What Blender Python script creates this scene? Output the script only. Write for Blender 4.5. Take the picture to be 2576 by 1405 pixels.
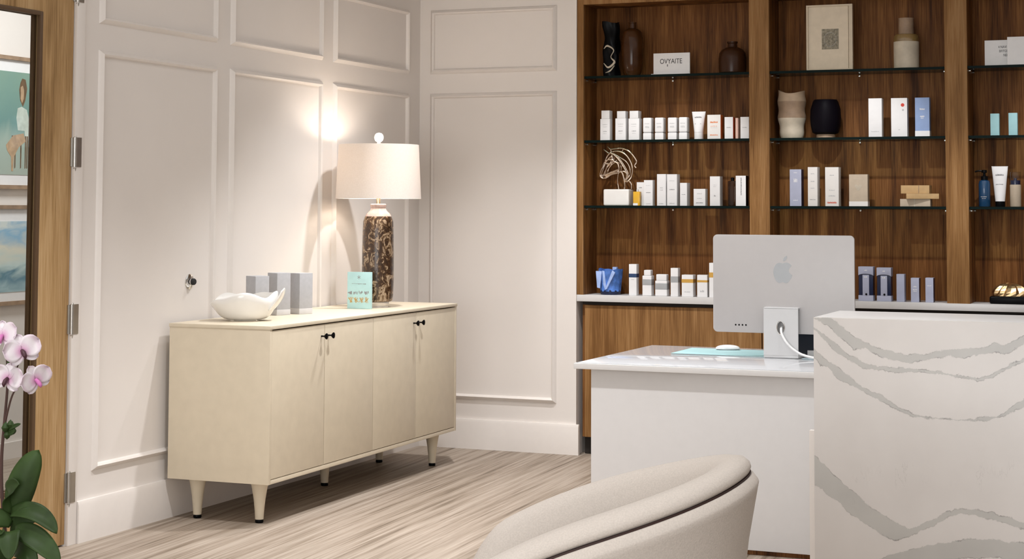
import bpy, bmesh, math, random
from mathutils import Vector, Matrix
R = math.radians
random.seed(7)
S = bpy.context.scene
for o in list(bpy.data.objects): bpy.data.objects.remove(o)
COL = S.collection

# ------------------------------------------------------------------ camera, world, light, exposure
cam = bpy.data.cameras.new('camera'); camo = bpy.data.objects.new('camera', cam); COL.objects.link(camo)
yaw, pit, rol = R(22.47375), R(3.46127), R(0.21055)
f = Vector((-math.sin(yaw)*math.cos(pit), math.cos(yaw)*math.cos(pit), math.sin(pit)))
r0 = Vector((math.cos(yaw), math.sin(yaw), 0)); u0 = r0.cross(f)
r = r0*math.cos(rol)+u0*math.sin(rol); u = -r0*math.sin(rol)+u0*math.cos(rol)
camo.matrix_world = Matrix(((r.x, u.x, -f.x, 0), (r.y, u.y, -f.y, 0), (r.z, u.z, -f.z, 1.4), (0, 0, 0, 1)))
cam.sensor_fit = 'HORIZONTAL'; cam.sensor_width = 36.0
cam.lens = 4382.25/2576*36.0
cam.shift_x = 0.0; cam.shift_y = (259.6-702.5)/2576
cam.clip_start = 0.05; cam.clip_end = 60
S.camera = camo
w = bpy.data.worlds.new('world'); S.world = w; w.use_nodes = True
w.node_tree.nodes['Background'].inputs[0].default_value = (1, .96, .9, 1)
w.node_tree.nodes['Background'].inputs[1].default_value = 0.15
S.view_settings.view_transform = 'Standard'; S.view_settings.look = 'None'
S.view_settings.gamma = 1.0; S.view_settings.use_curve_mapping = False
S.view_settings.exposure = 0.86
try:
    S.cycles.use_denoising = True
except Exception:
    pass

def spot(x, y, z, power, size=95, blend=.8, col=(.99, .99, 1), rad=.05, aim=(0, 0, -1)):
    l = bpy.data.lights.new('ceiling_downlight', 'SPOT'); l.energy = power; l.spot_size = R(size); l.spot_blend = blend
    l.color = col; l.shadow_soft_size = rad
    o = bpy.data.objects.new('ceiling_downlight', l); COL.objects.link(o); o.location = (x, y, z)
    o.rotation_euler = Vector(aim).to_track_quat('-Z', 'Y').to_euler()
def fill_light(x, y, z, sx, sy, power, col=(.96, .98, 1), aim=(0, 0, -1)):
    l = bpy.data.lights.new('fill_area_light', 'AREA'); l.shape = 'RECTANGLE'; l.size = sx; l.size_y = sy; l.energy = power; l.color = col
    o = bpy.data.objects.new('fill_area_light', l); COL.objects.link(o); o.location = (x, y, z)
    o.rotation_euler = Vector(aim).to_track_quat('-Z', 'Y').to_euler()
CZ = 2.98
for (x, y, p) in ((-1.3, 7.0, 18), (-1.75, 5.6, 66), (-.8, 4.0, 16), (-3.15, 5.6, 108), (-3.1, 7.35, 112), (-3.6, 8.2, 98), (.8, 4.2, 20), (-1.0, 2.4, 30), (-3.2, 3.0, 60)):
    spot(x, y, CZ, p)
for x in (-2.96, -1.88, -.80):      # small downlights in front of the shelving
    spot(x, 8.2, CZ, 48, 44, .6, rad=.025, aim=(0, 1.46, -1.98))
fill_light(-1.2, 4.0, 2.96, 5.4, 8.6, 48)            # added soft ambient fill below the ceiling, not a real fitting
fill_light(-1.4, -1.45, 1.55, 4.0, 2.2, 86, (.95, .98, 1), (0, 1, 0))   # added front fill behind the camera, brightens upright faces
fill_light(-5.45, 7.2, 2.9, .5, 2.5, 26)  # added fill, unseen, to light the hall beyond the door

# ------------------------------------------------------------------ helpers
def tag(o, label=None, cat=None, group=None, kind=None):
    if label: o['label'] = label
    if cat: o['category'] = cat
    if group: o['group'] = group
    if kind: o['kind'] = kind
    return o
def thing(name, label, cat, loc=(0, 0, 0), rz=0, group=None):
    o = bpy.data.objects.new(name, None); COL.objects.link(o); o.empty_display_size = .05
    o.location = loc; o.rotation_euler = (0, 0, rz)
    return tag(o, label, cat, group)

class MB:
    def __init__(s): s.bm = bmesh.new()
    def box(s, x0, x1, y0, y1, z0, z1, bev=0, seg=2, mi=0, M=None):
        t = bmesh.new()
        bmesh.ops.create_cube(t, size=1)
        for v in t.verts: v.co = Vector((x0+(v.co.x+.5)*(x1-x0), y0+(v.co.y+.5)*(y1-y0), z0+(v.co.z+.5)*(z1-z0)))
        if bev: bmesh.ops.bevel(t, geom=list(t.edges), offset=bev, segments=seg, affect='EDGES', profile=.6)
        return s.add(t, mi, M)
    def add(s, t, mi=0, M=None):
        if M is not None: t.transform(M)
        for fc in t.faces: fc.material_index = mi
        me = bpy.data.meshes.new('tmp'); t.to_mesh(me); t.free(); s.bm.from_mesh(me); bpy.data.meshes.remove(me)
        return s
    def lathe(s, prof, n=40, c=(0, 0, 0), mi=0, M=None, sx=1, sy=1, cap=True):
        t = bmesh.new(); rings = []
        for (rr, z) in prof:
            rings.append([t.verts.new((c[0]+rr*sx*math.cos(2*math.pi*i/n), c[1]+rr*sy*math.sin(2*math.pi*i/n), c[2]+z)) for i in range(n)])
        for a, b in zip(rings, rings[1:]):
            for i in range(n): t.faces.new((a[i], a[(i+1) % n], b[(i+1) % n], b[i]))
        if cap:
            if prof[0][0] > 1e-5: t.faces.new(list(reversed(rings[0])))
            if prof[-1][0] > 1e-5: t.faces.new(rings[-1])
        bmesh.ops.remove_doubles(t, verts=t.verts, dist=1e-6)
        bmesh.ops.recalc_face_normals(t, faces=t.faces)
        return s.add(t, mi, M)
    def tube(s, pts, rad, n=8, mi=0, M=None, smooth=6):
        pts = [Vector(p) for p in pts]
        if smooth and len(pts) > 2: pts = catmull(pts, smooth)
        rads = rad if isinstance(rad, (list, tuple)) else [rad, rad]
        t = bmesh.new(); rings = []; N = len(pts)
        prev = None
        for i, p in enumerate(pts):
            d = (pts[min(i+1, N-1)]-pts[max(i-1, 0)]).normalized()
            if prev is None:
                a = d.cross(Vector((0, 0, 1)));
                if a.length < 1e-3: a = d.cross(Vector((1, 0, 0)))
            else: a = prev-d*prev.dot(d)
            a.normalize(); prev = a; b = d.cross(a)
            k = i/(N-1)*(len(rads)-1); j = min(int(k), len(rads)-2); rr = rads[j]+(rads[j+1]-rads[j])*(k-j)
            rings.append([t.verts.new(p+a*rr*math.cos(2*math.pi*q/n)+b*rr*math.sin(2*math.pi*q/n)) for q in range(n)])
        for a, b in zip(rings, rings[1:]):
            for i in range(n): t.faces.new((a[i], a[(i+1) % n], b[(i+1) % n], b[i]))
        t.faces.new(list(reversed(rings[0]))); t.faces.new(rings[-1])
        bmesh.ops.recalc_face_normals(t, faces=t.faces)
        return s.add(t, mi, M)
    def prism(s, poly, d0, d1, axis='y', mi=0, M=None, bev=0):
        # poly in (x,z) extruded along y  (axis y), or (x,y) along z
        t = bmesh.new()
        mk = (lambda p, d: (p[0], d, p[1])) if axis == 'y' else ((lambda p, d: (p[0], p[1], d)) if axis == 'z' else (lambda p, d: (d, p[0], p[1])))
        a = [t.verts.new(mk(p, d0)) for p in poly]; b = [t.verts.new(mk(p, d1)) for p in poly]; n = len(poly)
        t.faces.new(a); t.faces.new(list(reversed(b)))
        for i in range(n): t.faces.new((a[i], b[i], b[(i+1) % n], a[(i+1) % n]))
        bmesh.ops.recalc_face_normals(t, faces=t.faces)
        if bev: bmesh.ops.bevel(t, geom=list(t.edges), offset=bev, segments=2, affect='EDGES', profile=.6)
        return s.add(t, mi, M)
    def grid(s, P, mi=0, closed=False, M=None):
        # P[i][j] points
        t = bmesh.new(); V = [[t.verts.new(p) for p in row] for row in P]
        m = len(V[0])
        for a, b in zip(V, V[1:]):
            for j in range(m if closed else m-1): t.faces.new((a[j], a[(j+1) % m], b[(j+1) % m], b[j]))
        bmesh.ops.recalc_face_normals(t, faces=t.faces)
        return s.add(t, mi, M)
    def build(s, name, mats, parent=None, loc=None, smooth=True, angle=40):
        me = bpy.data.meshes.new(name); s.bm.normal_update(); s.bm.to_mesh(me); s.bm.free()
        for m in (mats if isinstance(mats, (list, tuple)) else [mats]): me.materials.append(m)
        o = bpy.data.objects.new(name, me); COL.objects.link(o)
        if smooth:
            me.polygons.foreach_set('use_smooth', [True]*len(me.polygons))
            try: me.set_sharp_from_angle(angle=R(angle))
            except Exception: pass
        if parent: o.parent = parent
        if loc: o.location = loc
        return o
def catmull(p, k):
    out = []
    q = [p[0]*2-p[1]]+p+[p[-1]*2-p[-2]]
    for i in range(1, len(q)-2):
        for j in range(k):
            t = j/k; a, b, c, d = q[i-1], q[i], q[i+1], q[i+2]
            out.append(.5*((2*b)+(c-a)*t+(2*a-5*b+4*c-d)*t*t+(3*b-a-3*c+d)*t**3))
    out.append(p[-1]); return out
def boxobj(name, mat, x0, x1, y0, y1, z0, z1, bev=0, parent=None, kind=None):
    o = MB().box(x0, x1, y0, y1, z0, z1, bev).build(name, mat, parent)
    if kind: o['kind'] = kind
    return o

# ------------------------------------------------------------------ materials
def newmat(name):
    m = bpy.data.materials.new(name); m.use_nodes = True
    nt = m.node_tree; return m, nt, nt.nodes['Principled BSDF']
def nd(nt, t, **kw):
    n = nt.nodes.new(t)
    for k, v in kw.items(): setattr(n, k, v)
    return n
def mat(name, col, rough=.5, metal=0, var=.04, scale=30, coat=0, trans=0, ior=1.45, bump=0, emit=0, sss=0):
    m, nt, b = newmat(name)
    tc = nd(nt, 'ShaderNodeTexCoord'); nz = nd(nt, 'ShaderNodeTexNoise'); nz.inputs['Scale'].default_value = scale; nz.inputs['Detail'].default_value = 4
    nt.links.new(tc.outputs['Object'], nz.inputs['Vector'])
    rp = nd(nt, 'ShaderNodeValToRGB'); e = rp.color_ramp.elements
    e[0].position = .3; e[1].position = .7
    e[0].color = (*[c*(1-var) for c in col], 1); e[1].color = (*[min(1, c*(1+var)) for c in col], 1)
    nt.links.new(nz.outputs['Fac'], rp.inputs['Fac']); nt.links.new(rp.outputs['Color'], b.inputs['Base Color'])
    b.inputs['Roughness'].default_value = rough; b.inputs['Metallic'].default_value = metal
    b.inputs['Coat Weight'].default_value = coat; b.inputs['Transmission Weight'].default_value = trans; b.inputs['IOR'].default_value = ior
    if bump:
        bp = nd(nt, 'ShaderNodeBump'); bp.inputs['Strength'].default_value = bump; bp.inputs['Distance'].default_value = .002
        nt.links.new(nz.outputs['Fac'], bp.inputs['Height']); nt.links.new(bp.outputs['Normal'], b.inputs['Normal'])
    if emit:
        b.inputs['Emission Color'].default_value = (*col, 1); b.inputs['Emission Strength'].default_value = emit
    return m
def ramp(nt, stops):
    rp = nd(nt, 'ShaderNodeValToRGB'); e = rp.color_ramp.elements
    while len(e) < len(stops): e.new(.5)
    for el, (p, c) in zip(e, stops): el.position = p; el.color = (*c, 1) if len(c) == 3 else c
    return rp
def wood(name, dark, mid, light, sc=(14, 14, .9), rough=.58, fine=.35, band=True):
    m, nt, b = newmat(name); L = nt.links.new
    tc = nd(nt, 'ShaderNodeTexCoord')
    mp = nd(nt, 'ShaderNodeMapping'); mp.inputs['Scale'].default_value = sc; L(tc.outputs['Object'], mp.inputs['Vector'])
    n1 = nd(nt, 'ShaderNodeTexNoise'); n1.inputs['Scale'].default_value = 1; n1.inputs['Detail'].default_value = 7; n1.inputs['Roughness'].default_value = .62; n1.inputs['Distortion'].default_value = .5
    L(mp.outputs['Vector'], n1.inputs['Vector'])
    mp2 = nd(nt, 'ShaderNodeMapping'); mp2.inputs['Scale'].default_value = [v*14 if v > 3 else v*6 for v in sc]; L(tc.outputs['Object'], mp2.inputs['Vector'])
    n2 = nd(nt, 'ShaderNodeTexNoise'); n2.inputs['Scale'].default_value = 1; n2.inputs['Detail'].default_value = 3; L(mp2.outputs['Vector'], n2.inputs['Vector'])
    mx = nd(nt, 'ShaderNodeMix'); mx.inputs['Factor'].default_value = fine
    L(n1.outputs['Fac'], mx.inputs['A']); L(n2.outputs['Fac'], mx.inputs['B'])
    rp = ramp(nt, [(.375, dark), (.5, mid), (.63, light)]); L(mx.outputs['Result'], rp.inputs['Fac'])
    L(rp.outputs['Color'], b.inputs['Base Color'])
    b.inputs['Roughness'].default_value = rough; b.inputs['Specular IOR Level'].default_value = .18
    bp = nd(nt, 'ShaderNodeBump'); bp.inputs['Strength'].default_value = .15; bp.inputs['Distance'].default_value = .001
    L(mx.outputs['Result'], bp.inputs['Height']); L(bp.outputs['Normal'], b.inputs['Normal'])
    return m
M = {}
M['wall'] = mat('wall_paint', (.745, .695, .655), .6, var=.015, scale=3)
M['trim'] = mat('trim_paint', (.75, .70, .66), .42, var=.01)
M['ceil'] = mat('ceiling_paint', (.8, .78, .75), .8, var=.01)
M['walnut'] = wood('laminate_shaded', (.048, .015, .003), (.145, .054, .013), (.26, .112, .033))  # same laminate as the fronts, darkened to paint in the recess shade
M['oak'] = wood('laminate_oak', (.15, .068, .02), (.25, .125, .043), (.34, .19, .08))
M['door'] = wood('door_oak', (.25, .145, .058), (.41, .255, .115), (.53, .36, .19), sc=(16, 10, .8))
M['dark'] = mat('dark_gap', (.02, .014, .01), .7)
M['bead'] = mat('door_bead', (.10, .055, .025), .5)
M['white'] = mat('white_lacquer', (.62, .605, .60), .35, var=.01)
M['quartz'] = mat('white_quartz', (.63, .615, .605), .3, var=.015)
M['gloss'] = mat('white_glass_top', (.50, .505, .52), .05, var=.005, ior=1.12)
M['chrome'] = mat('chrome', (.75, .74, .72), .15, 1)
M['nickel'] = mat('brushed_nickel', (.5, .48, .45), .3, 1)
M['black'] = mat('black', (.003, .003, .0035), .3, ior=1.17)
M['rubber'] = mat('black_rubber', (.015, .015, .015), .7)
M['cream'] = mat('cream_lacquer', (.66, .575, .44), .42, var=.03, scale=18)
M['paper'] = mat('white_card', (.78, .77, .77), .55, var=.02)
M['paper2'] = mat('white_card_warm', (.76, .73, .70), .55, var=.02)
M['ink'] = mat('grey_print', (.25, .25, .26), .6)
M['inkl'] = mat('pale_grey_print', (.45, .45, .46), .6)
M['inkk'] = mat('black_print', (.03, .03, .03), .6)
M['orange'] = mat('orange_card', (.72, .20, .04), .5)
M['red'] = mat('red_card', (.55, .07, .02), .5)
M['reddot'] = mat('red_dot', (.6, .05, .03), .5)
M['peach'] = mat('peach_card', (.75, .5, .42), .5)
M['gold'] = mat('gold_band', (.62, .36, .08), .35, .3)
M['silver'] = mat('grey_band', (.38, .39, .40), .4, .2)
M['navy'] = mat('navy_band', (.02, .05, .13), .4)
M['navyd'] = mat('dark_navy', (.008, .014, .05), .3)
M['lav'] = mat('lavender_card', (.40, .42, .54), .5)
M['blue'] = mat('blue_card', (.26, .36, .60), .5)
M['teal'] = mat('pale_teal_card', (.30, .52, .55), .5)
M['tealc'] = mat('teal_card', (.44, .68, .69), .5, var=.05)
M['tan'] = mat('tan_card', (.50, .41, .31), .55, var=.06)
M['kraft'] = mat('kraft_card', (.52, .34, .16), .65, var=.08)
M['grey'] = mat('grey_card', (.43, .43, .45), .55, var=.04, scale=60)
M['greyl'] = mat('pale_grey_card', (.60, .585, .58), .5)
M['ceramic'] = mat('white_ceramic', (.82, .80, .77), .18, var=.03, scale=12, coat=.5)
M['amber'] = mat('amber_glass', (.05, .018, .005), .15, ior=1.32, var=.3, scale=14)
M['brown'] = mat('brown_glass', (.04, .015, .006), .25, ior=1.28)
M['yellow'] = mat('amber_liquid', (.75, .42, .03), .2, coat=.4)
M['gilt'] = mat('polished_gold', (.90, .66, .36), .28, 1)
M['rose'] = mat('rose_nickel', (.78, .66, .55), .12, 1)
M['vbody'] = mat('stoneware_cream', (.42, .31, .21), .6, var=.15, scale=14)
M['vpale'] = mat('stoneware_pale', (.53, .46, .36), .55, var=.14, scale=16)
M['vtan'] = mat('stoneware_tan', (.30, .205, .135), .6, var=.2, scale=20)
M['glaze'] = mat('brown_glaze', (.22, .14, .05), .12, coat=.6, var=.3, scale=20)
M['blackv'] = mat('black_stoneware', (.003, .002, .004), .5, ior=1.15)
M['alu'] = mat('silver_aluminium', (.50, .48, .475), .4, .1, var=.01)
M['alud'] = mat('logo_grey', (.40, .415, .43), .25, .2, var=.01)
M['stand'] = mat('stand_aluminium', (.62, .62, .625), .3, .1, var=.01)
M['pad'] = mat('teal_desk_mat', (.38, .60, .62), .45, var=.02)
M['mous'] = mat('white_plastic', (.82, .82, .82), .2, coat=.4)
M['cable'] = mat('white_cable', (.85, .85, .85), .4)
M['screen'] = mat('dark_screen', (.02, .025, .035), .2)
M['cfab'] = mat('cream_chair_fabric', (.51, .458, .412), .85, var=.07, scale=260, bump=.4)
M['seam'] = mat('dark_brown_seam', (.035, .015, .012), .6)
M['leaf'] = mat('orchid_leaf_green', (.026, .050, .012), .5, var=.4, scale=12, ior=1.3)
M['stem'] = mat('orchid_stem', (.06, .028, .022), .5)
M['pot'] = mat('planter_grey', (.25, .24, .23), .6)
M['soil'] = mat('bark_chips', (.04, .025, .015), .9)
M['lip'] = mat('orchid_dark_lip', (.05, .012, .02), .5)
M['acry'] = mat('clear_acrylic', (.95, .94, .92), .05, trans=.85)
M['pinkglass'] = mat('pinkish_glass', (.44, .33, .30), .2, var=.2, scale=25, coat=.5)
M['brass'] = mat('pale_brass', (.75, .62, .42), .25, .9)
M['bulb'] = mat('lit_bulb', (1, .82, .6), .5, emit=6)

def flat_glass(name, tint=(.9, .97, .95), refl=.06):
    m, nt, b = newmat(name); nt.nodes.remove(b); L = nt.links.new
    t = nd(nt, 'ShaderNodeBsdfTransparent'); t.inputs['Color'].default_value = (*tint, 1)
    g = nd(nt, 'ShaderNodeBsdfGlossy'); g.inputs['Roughness'].default_value = .03
    nz = nd(nt, 'ShaderNodeTexNoise'); nz.inputs['Scale'].default_value = 2
    lw = nd(nt, 'ShaderNodeLayerWeight'); lw.inputs['Blend'].default_value = .5
    pw = nd(nt, 'ShaderNodeMath', operation='POWER'); pw.inputs[1].default_value = 4.5; L(lw.outputs['Facing'], pw.inputs[0])
    fr = nd(nt, 'ShaderNodeMath', operation='MULTIPLY_ADD'); fr.inputs[1].default_value = .7; fr.inputs[2].default_value = .03; L(pw.outputs[0], fr.inputs[0])
    mx = nd(nt, 'ShaderNodeMixShader'); L(fr.outputs[0], mx.inputs['Fac']); L(t.outputs[0], mx.inputs[1]); L(g.outputs[0], mx.inputs[2])
    L(mx.outputs[0], nt.nodes['Material Output'].inputs['Surface'])
    return m
M['pane'] = flat_glass('door_glass', (.98, .99, .98))
M['shelfglass'] = flat_glass('shelf_glass', (.80, .90, .87))
M['edge'] = mat('glass_edge_green', (.003, .009, .008), .45, ior=1.15)
M['clear'] = flat_glass('clear_plastic', (.88, .89, .92))
M['smoke'] = flat_glass('smoky_glass', (.45, .38, .33))

def shade_mat():
    m, nt, b = newmat('linen_shade'); L = nt.links.new
    tc = nd(nt, 'ShaderNodeTexCoord'); wv = nd(nt, 'ShaderNodeTexNoise'); wv.inputs['Scale'].default_value = 160
    L(tc.outputs['Object'], wv.inputs['Vector'])
    rp = ramp(nt, [(.3, (.79, .745, .70)), (.7, (.84, .80, .76))]); L(wv.outputs['Fac'], rp.inputs['Fac'])
    L(rp.outputs['Color'], b.inputs['Base Color']); b.inputs['Roughness'].default_value = .8
    tr = nd(nt, 'ShaderNodeBsdfTranslucent'); tr.inputs['Color'].default_value = (.9, .78, .66, 1)
    mx = nd(nt, 'ShaderNodeMixShader'); mx.inputs['Fac'].default_value = .19
    L(b.outputs[0], mx.inputs[1]); L(tr.outputs[0], mx.inputs[2]); L(mx.outputs[0], nt.nodes['Material Output'].inputs['Surface'])
    return m
M['shade'] = shade_mat()

def mottled():
    m, nt, b = newmat('mottled_brown_glass'); L = nt.links.new
    tc = nd(nt, 'ShaderNodeTexCoord')
    mp = nd(nt, 'ShaderNodeMapping'); mp.inputs['Scale'].default_value = (1, 1, .75); L(tc.outputs['Object'], mp.inputs['Vector'])
    n = nd(nt, 'ShaderNodeTexNoise'); n.inputs['Scale'].default_value = 24; n.inputs['Detail'].default_value = 6; n.inputs['Roughness'].default_value = .6; n.inputs['Distortion'].default_value = 1.6
    L(mp.outputs['Vector'], n.inputs['Vector'])
    rp = ramp(nt, [(.30, (.30, .20, .12)), (.38, (.03, .015, .007)), (.50, (.06, .028, .012)), (.55, (.19, .115, .055)), (.60, (.50, .38, .26)), (.66, (.10, .05, .022)), (.74, (.62, .50, .38))])
    L(n.outputs['Fac'], rp.inputs['Fac']); L(rp.outputs['Color'], b.inputs['Base Color'])
    b.inputs['Roughness'].default_value = .25; b.inputs['Coat Weight'].default_value = .15
    bp = nd(nt, 'ShaderNodeBump'); bp.inputs['Strength'].default_value = .5; bp.inputs['Distance'].default_value = .004
    L(n.outputs['Fac'], bp.inputs['Height']); L(bp.outputs['Normal'], b.inputs['Normal'])
    return m
M['mottled'] = mottled()

def floor_mat():
    m, nt, b = newmat('streaked_floor'); L = nt.links.new
    tc = nd(nt, 'ShaderNodeTexCoord')
    rt = nd(nt, 'ShaderNodeMapping'); rt.inputs['Rotation'].default_value = (0, 0, R(-3)); L(tc.outputs['Object'], rt.inputs['Vector'])
    def ns(sc, det, dist=.3, rg=.6):
        mp = nd(nt, 'ShaderNodeMapping'); mp.inputs['Scale'].default_value = sc; L(rt.outputs['Vector'], mp.inputs['Vector'])
        n = nd(nt, 'ShaderNodeTexNoise'); n.inputs['Scale'].default_value = 1; n.inputs['Detail'].default_value = det; n.inputs['Distortion'].default_value = dist; n.inputs['Roughness'].default_value = rg
        L(mp.outputs['Vector'], n.inputs['Vector']); return n
    a = ns((26, .55, 1), 5, .12); c = ns((105, 1.5, 1), 4, .08, .65); d = ns((3, .5, 1), 2)
    mx = nd(nt, 'ShaderNodeMix'); mx.inputs['Factor'].default_value = .5; L(a.outputs['Fac'], mx.inputs['A']); L(c.outputs['Fac'], mx.inputs['B'])
    mx2 = nd(nt, 'ShaderNodeMix'); mx2.inputs['Factor'].default_value = .12; L(mx.outputs['Result'], mx2.inputs['A']); L(d.outputs['Fac'], mx2.inputs['B'])
    rp = ramp(nt, [(.37, (.095, .066, .042)), (.44, (.215, .165, .12)), (.52, (.33, .268, .212)), (.65, (.445, .378, .312))])
    L(mx2.outputs['Result'], rp.inputs['Fac']); L(rp.outputs['Color'], b.inputs['Base Color'])
    b.inputs['Roughness'].default_value = .55
    bp = nd(nt, 'ShaderNodeBump'); bp.inputs['Strength'].default_value = .2; bp.inputs['Distance'].default_value = .002
    L(mx2.outputs['Result'], bp.inputs['Height']); L(bp.outputs['Normal'], b.inputs['Normal'])
    return m
M['floor'] = floor_mat()

VEINS = {'1u':[(0.0,1.001),(0.082,0.999),(0.179,0.951),(0.221,0.932),(0.305,0.912),(0.421,0.898),(0.512,0.903),(0.61,0.919),(0.756,0.924),(0.796,0.944),(0.835,0.932),(0.915,0.96)],
'1l':[(0.0,1.001),(0.086,0.965),(0.111,0.946),(0.179,0.91),(0.238,0.91),(0.305,0.887),(0.421,0.873),(0.512,0.886),(0.594,0.899),(0.658,0.895),(0.795,0.912),(0.859,0.913),(0.915,0.936)],
'2u':[(-0.004,0.969),(0.051,0.948),(0.094,0.927),(0.162,0.889),(0.221,0.874),(0.271,0.861),(0.338,0.86),(0.47,0.858),(0.536,0.854),(0.585,0.847),(0.674,0.841),(0.73,0.838),(0.794,0.853),(0.858,0.878),(0.914,0.896)],
'2l':[(-0.005,0.961),(0.043,0.937),(0.094,0.901),(0.153,0.878),(0.204,0.862),(0.271,0.85),(0.338,0.846),(0.404,0.845),(0.487,0.849),(0.536,0.847),(0.585,0.842),(0.682,0.835),(0.73,0.829),(0.794,0.842),(0.842,0.865),(0.914,0.888)],
'3u':[(-0.005,0.908),(0.05,0.878),(0.102,0.857),(0.169,0.823),(0.22,0.799),(0.261,0.787),(0.303,0.779),(0.336,0.764),(0.386,0.741),(0.427,0.731),(0.485,0.718),(0.55,0.717),(0.655,0.718),(0.712,0.721),(0.764,0.731),(0.8,0.727),(0.832,0.741),(0.872,0.764),(0.911,0.781)],
'3l':[(-0.005,0.882),(0.025,0.861),(0.067,0.851),(0.11,0.818),(0.169,0.803),(0.236,0.78),(0.286,0.762),(0.336,0.747),(0.386,0.733),(0.435,0.718),(0.484,0.714),(0.55,0.714),(0.655,0.715),(0.712,0.716),(0.764,0.716),(0.8,0.725),(0.847,0.736),(0.911,0.76)],
'4u':[(-0.004,0.589),(0.047,0.564),(0.098,0.53),(0.157,0.499),(0.215,0.471),(0.265,0.443),(0.332,0.419),(0.381,0.402),(0.414,0.396),(0.463,0.404),(0.529,0.428),(0.586,0.45),(0.651,0.464),(0.707,0.463),(0.786,0.454),(0.85,0.446),(0.904,0.435)],
'4l':[(-0.001,0.504),(0.046,0.483),(0.105,0.456),(0.164,0.422),(0.231,0.398),(0.298,0.371),(0.364,0.358),(0.397,0.365),(0.463,0.385),(0.529,0.409),(0.594,0.437),(0.651,0.45),(0.707,0.445),(0.786,0.435),(0.841,0.427),(0.904,0.419)],
'5u':[(-0.008,0.177),(0.288,0.3),(0.38,0.324),(0.462,0.341),(0.544,0.356),(0.625,0.371),(0.705,0.378),(0.809,0.38),(0.903,0.377)],
'5l':[(-0.009,0.155),(0.288,0.259),(0.462,0.296),(0.624,0.32),(0.784,0.331),(0.902,0.324)]}
def marble():
    m, nt, b = newmat('veined_quartz'); L = nt.links.new
    tc = nd(nt, 'ShaderNodeTexCoord'); sp = nd(nt, 'ShaderNodeSeparateXYZ'); L(tc.outputs['Object'], sp.inputs[0])
    def mth(op, a, b_=None, c=None):
        n = nd(nt, 'ShaderNodeMath', operation=op)
        for i, v in enumerate((a, b_, c)):
            if v is None: continue
            if isinstance(v, (int, float)): n.inputs[i].default_value = v
            else: L(v, n.inputs[i])
        return n.outputs[0]
    ux = mth('DIVIDE', sp.outputs['X'], .7)
    zz = mth('DIVIDE', sp.outputs['Z'], 1.06)
    nz = nd(nt, 'ShaderNodeTexNoise'); nz.inputs['Scale'].default_value = 28; nz.inputs['Detail'].default_value = 8; nz.inputs['Roughness'].default_value = .72
    L(tc.outputs['Object'], nz.inputs['Vector'])
    jit = mth('MULTIPLY', mth('SUBTRACT', nz.outputs['Fac'], .5), .034)
    zj = mth('ADD', zz, jit)
    nl = nd(nt, 'ShaderNodeTexNoise'); nl.inputs['Scale'].default_value = 22; nl.inputs['Detail'].default_value = 3; L(tc.outputs['Object'], nl.inputs['Vector'])
    gate = mth('MULTIPLY', mth('SUBTRACT', nl.outputs['Fac'], .42), 5.0)
    gate.node.use_clamp = True
    fill = None; line = None
    def curve(pts):
        n = nd(nt, 'ShaderNodeFloatCurve'); L(ux, n.inputs['Value']); mpg = n.mapping; cv = mpg.curves[0]
        pts = [(max(0, min(1, a)), max(0, min(1, c))) for a, c in pts]
        sl = (pts[-1][1]-pts[-2][1])/(pts[-1][0]-pts[-2][0]); pts.append((1, max(0, min(1, pts[-1][1]+sl*(1-pts[-1][0])))))
        cv.points[0].location = pts[0]; cv.points[1].location = pts[-1]
        for p in pts[1:-1]: cv.points.new(*p)
        for p in cv.points: p.handle_type = 'VECTOR'
        mpg.update(); return n.outputs['Value']
    for k in '12345':
        du = mth('SUBTRACT', curve(VEINS[k+'u']), zj); dl = mth('SUBTRACT', zj, curve(VEINS[k+'l']))
        inside = mth('MINIMUM', du, dl)
        ms = mth('MULTIPLY', inside, 900.); ms.node.use_clamp = True
        fill = ms if fill is None else mth('MAXIMUM', fill, ms)
        ed = mth('SUBTRACT', 1.0, mth('MULTIPLY', mth('ABSOLUTE', inside), 480.)); ed.node.use_clamp = True
        line = ed if line is None else mth('MAXIMUM', line, ed)
    line = mth('MULTIPLY', mth('MULTIPLY', line, gate), .75)
    # a few hair cracks running down the slab
    mc = nd(nt, 'ShaderNodeMapping'); mc.inputs['Scale'].default_value = (5.5, 1, 1.6); L(tc.outputs['Object'], mc.inputs['Vector'])
    nc = nd(nt, 'ShaderNodeTexNoise'); nc.inputs['Scale'].default_value = 1; nc.inputs['Detail'].default_value = 8; nc.inputs['Roughness'].default_value = .65; L(mc.outputs[0], nc.inputs['Vector'])
    ck = mth('SUBTRACT', 1.0, mth('MULTIPLY', mth('ABSOLUTE', mth('SUBTRACT', nc.outputs['Fac'], .5)), 260.)); ck.node.use_clamp = True
    ng = nd(nt, 'ShaderNodeTexNoise'); ng.inputs['Scale'].default_value = 4.5; ng.inputs['Detail'].default_value = 2; L(tc.outputs['Object'], ng.inputs['Vector'])
    cg = mth('MULTIPLY', mth('SUBTRACT', ng.outputs['Fac'], .60), 8.0); cg.node.use_clamp = True
    line = mth('MAXIMUM', line, mth('MULTIPLY', mth('MULTIPLY', ck, cg), .35))
    # vein body tone varies a little, base is a warm white
    nb = nd(nt, 'ShaderNodeTexNoise'); nb.inputs['Scale'].default_value = 6; nb.inputs['Detail'].default_value = 5; L(tc.outputs['Object'], nb.inputs['Vector'])
    base = ramp(nt, [(.35, (.60, .565, .54)), (.65, (.63, .595, .57))]); L(nb.outputs['Fac'], base.inputs['Fac'])
    vein = ramp(nt, [(.35, (.43, .415, .395)), (.65, (.48, .465, .44))]); L(nb.outputs['Fac'], vein.inputs['Fac'])
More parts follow.
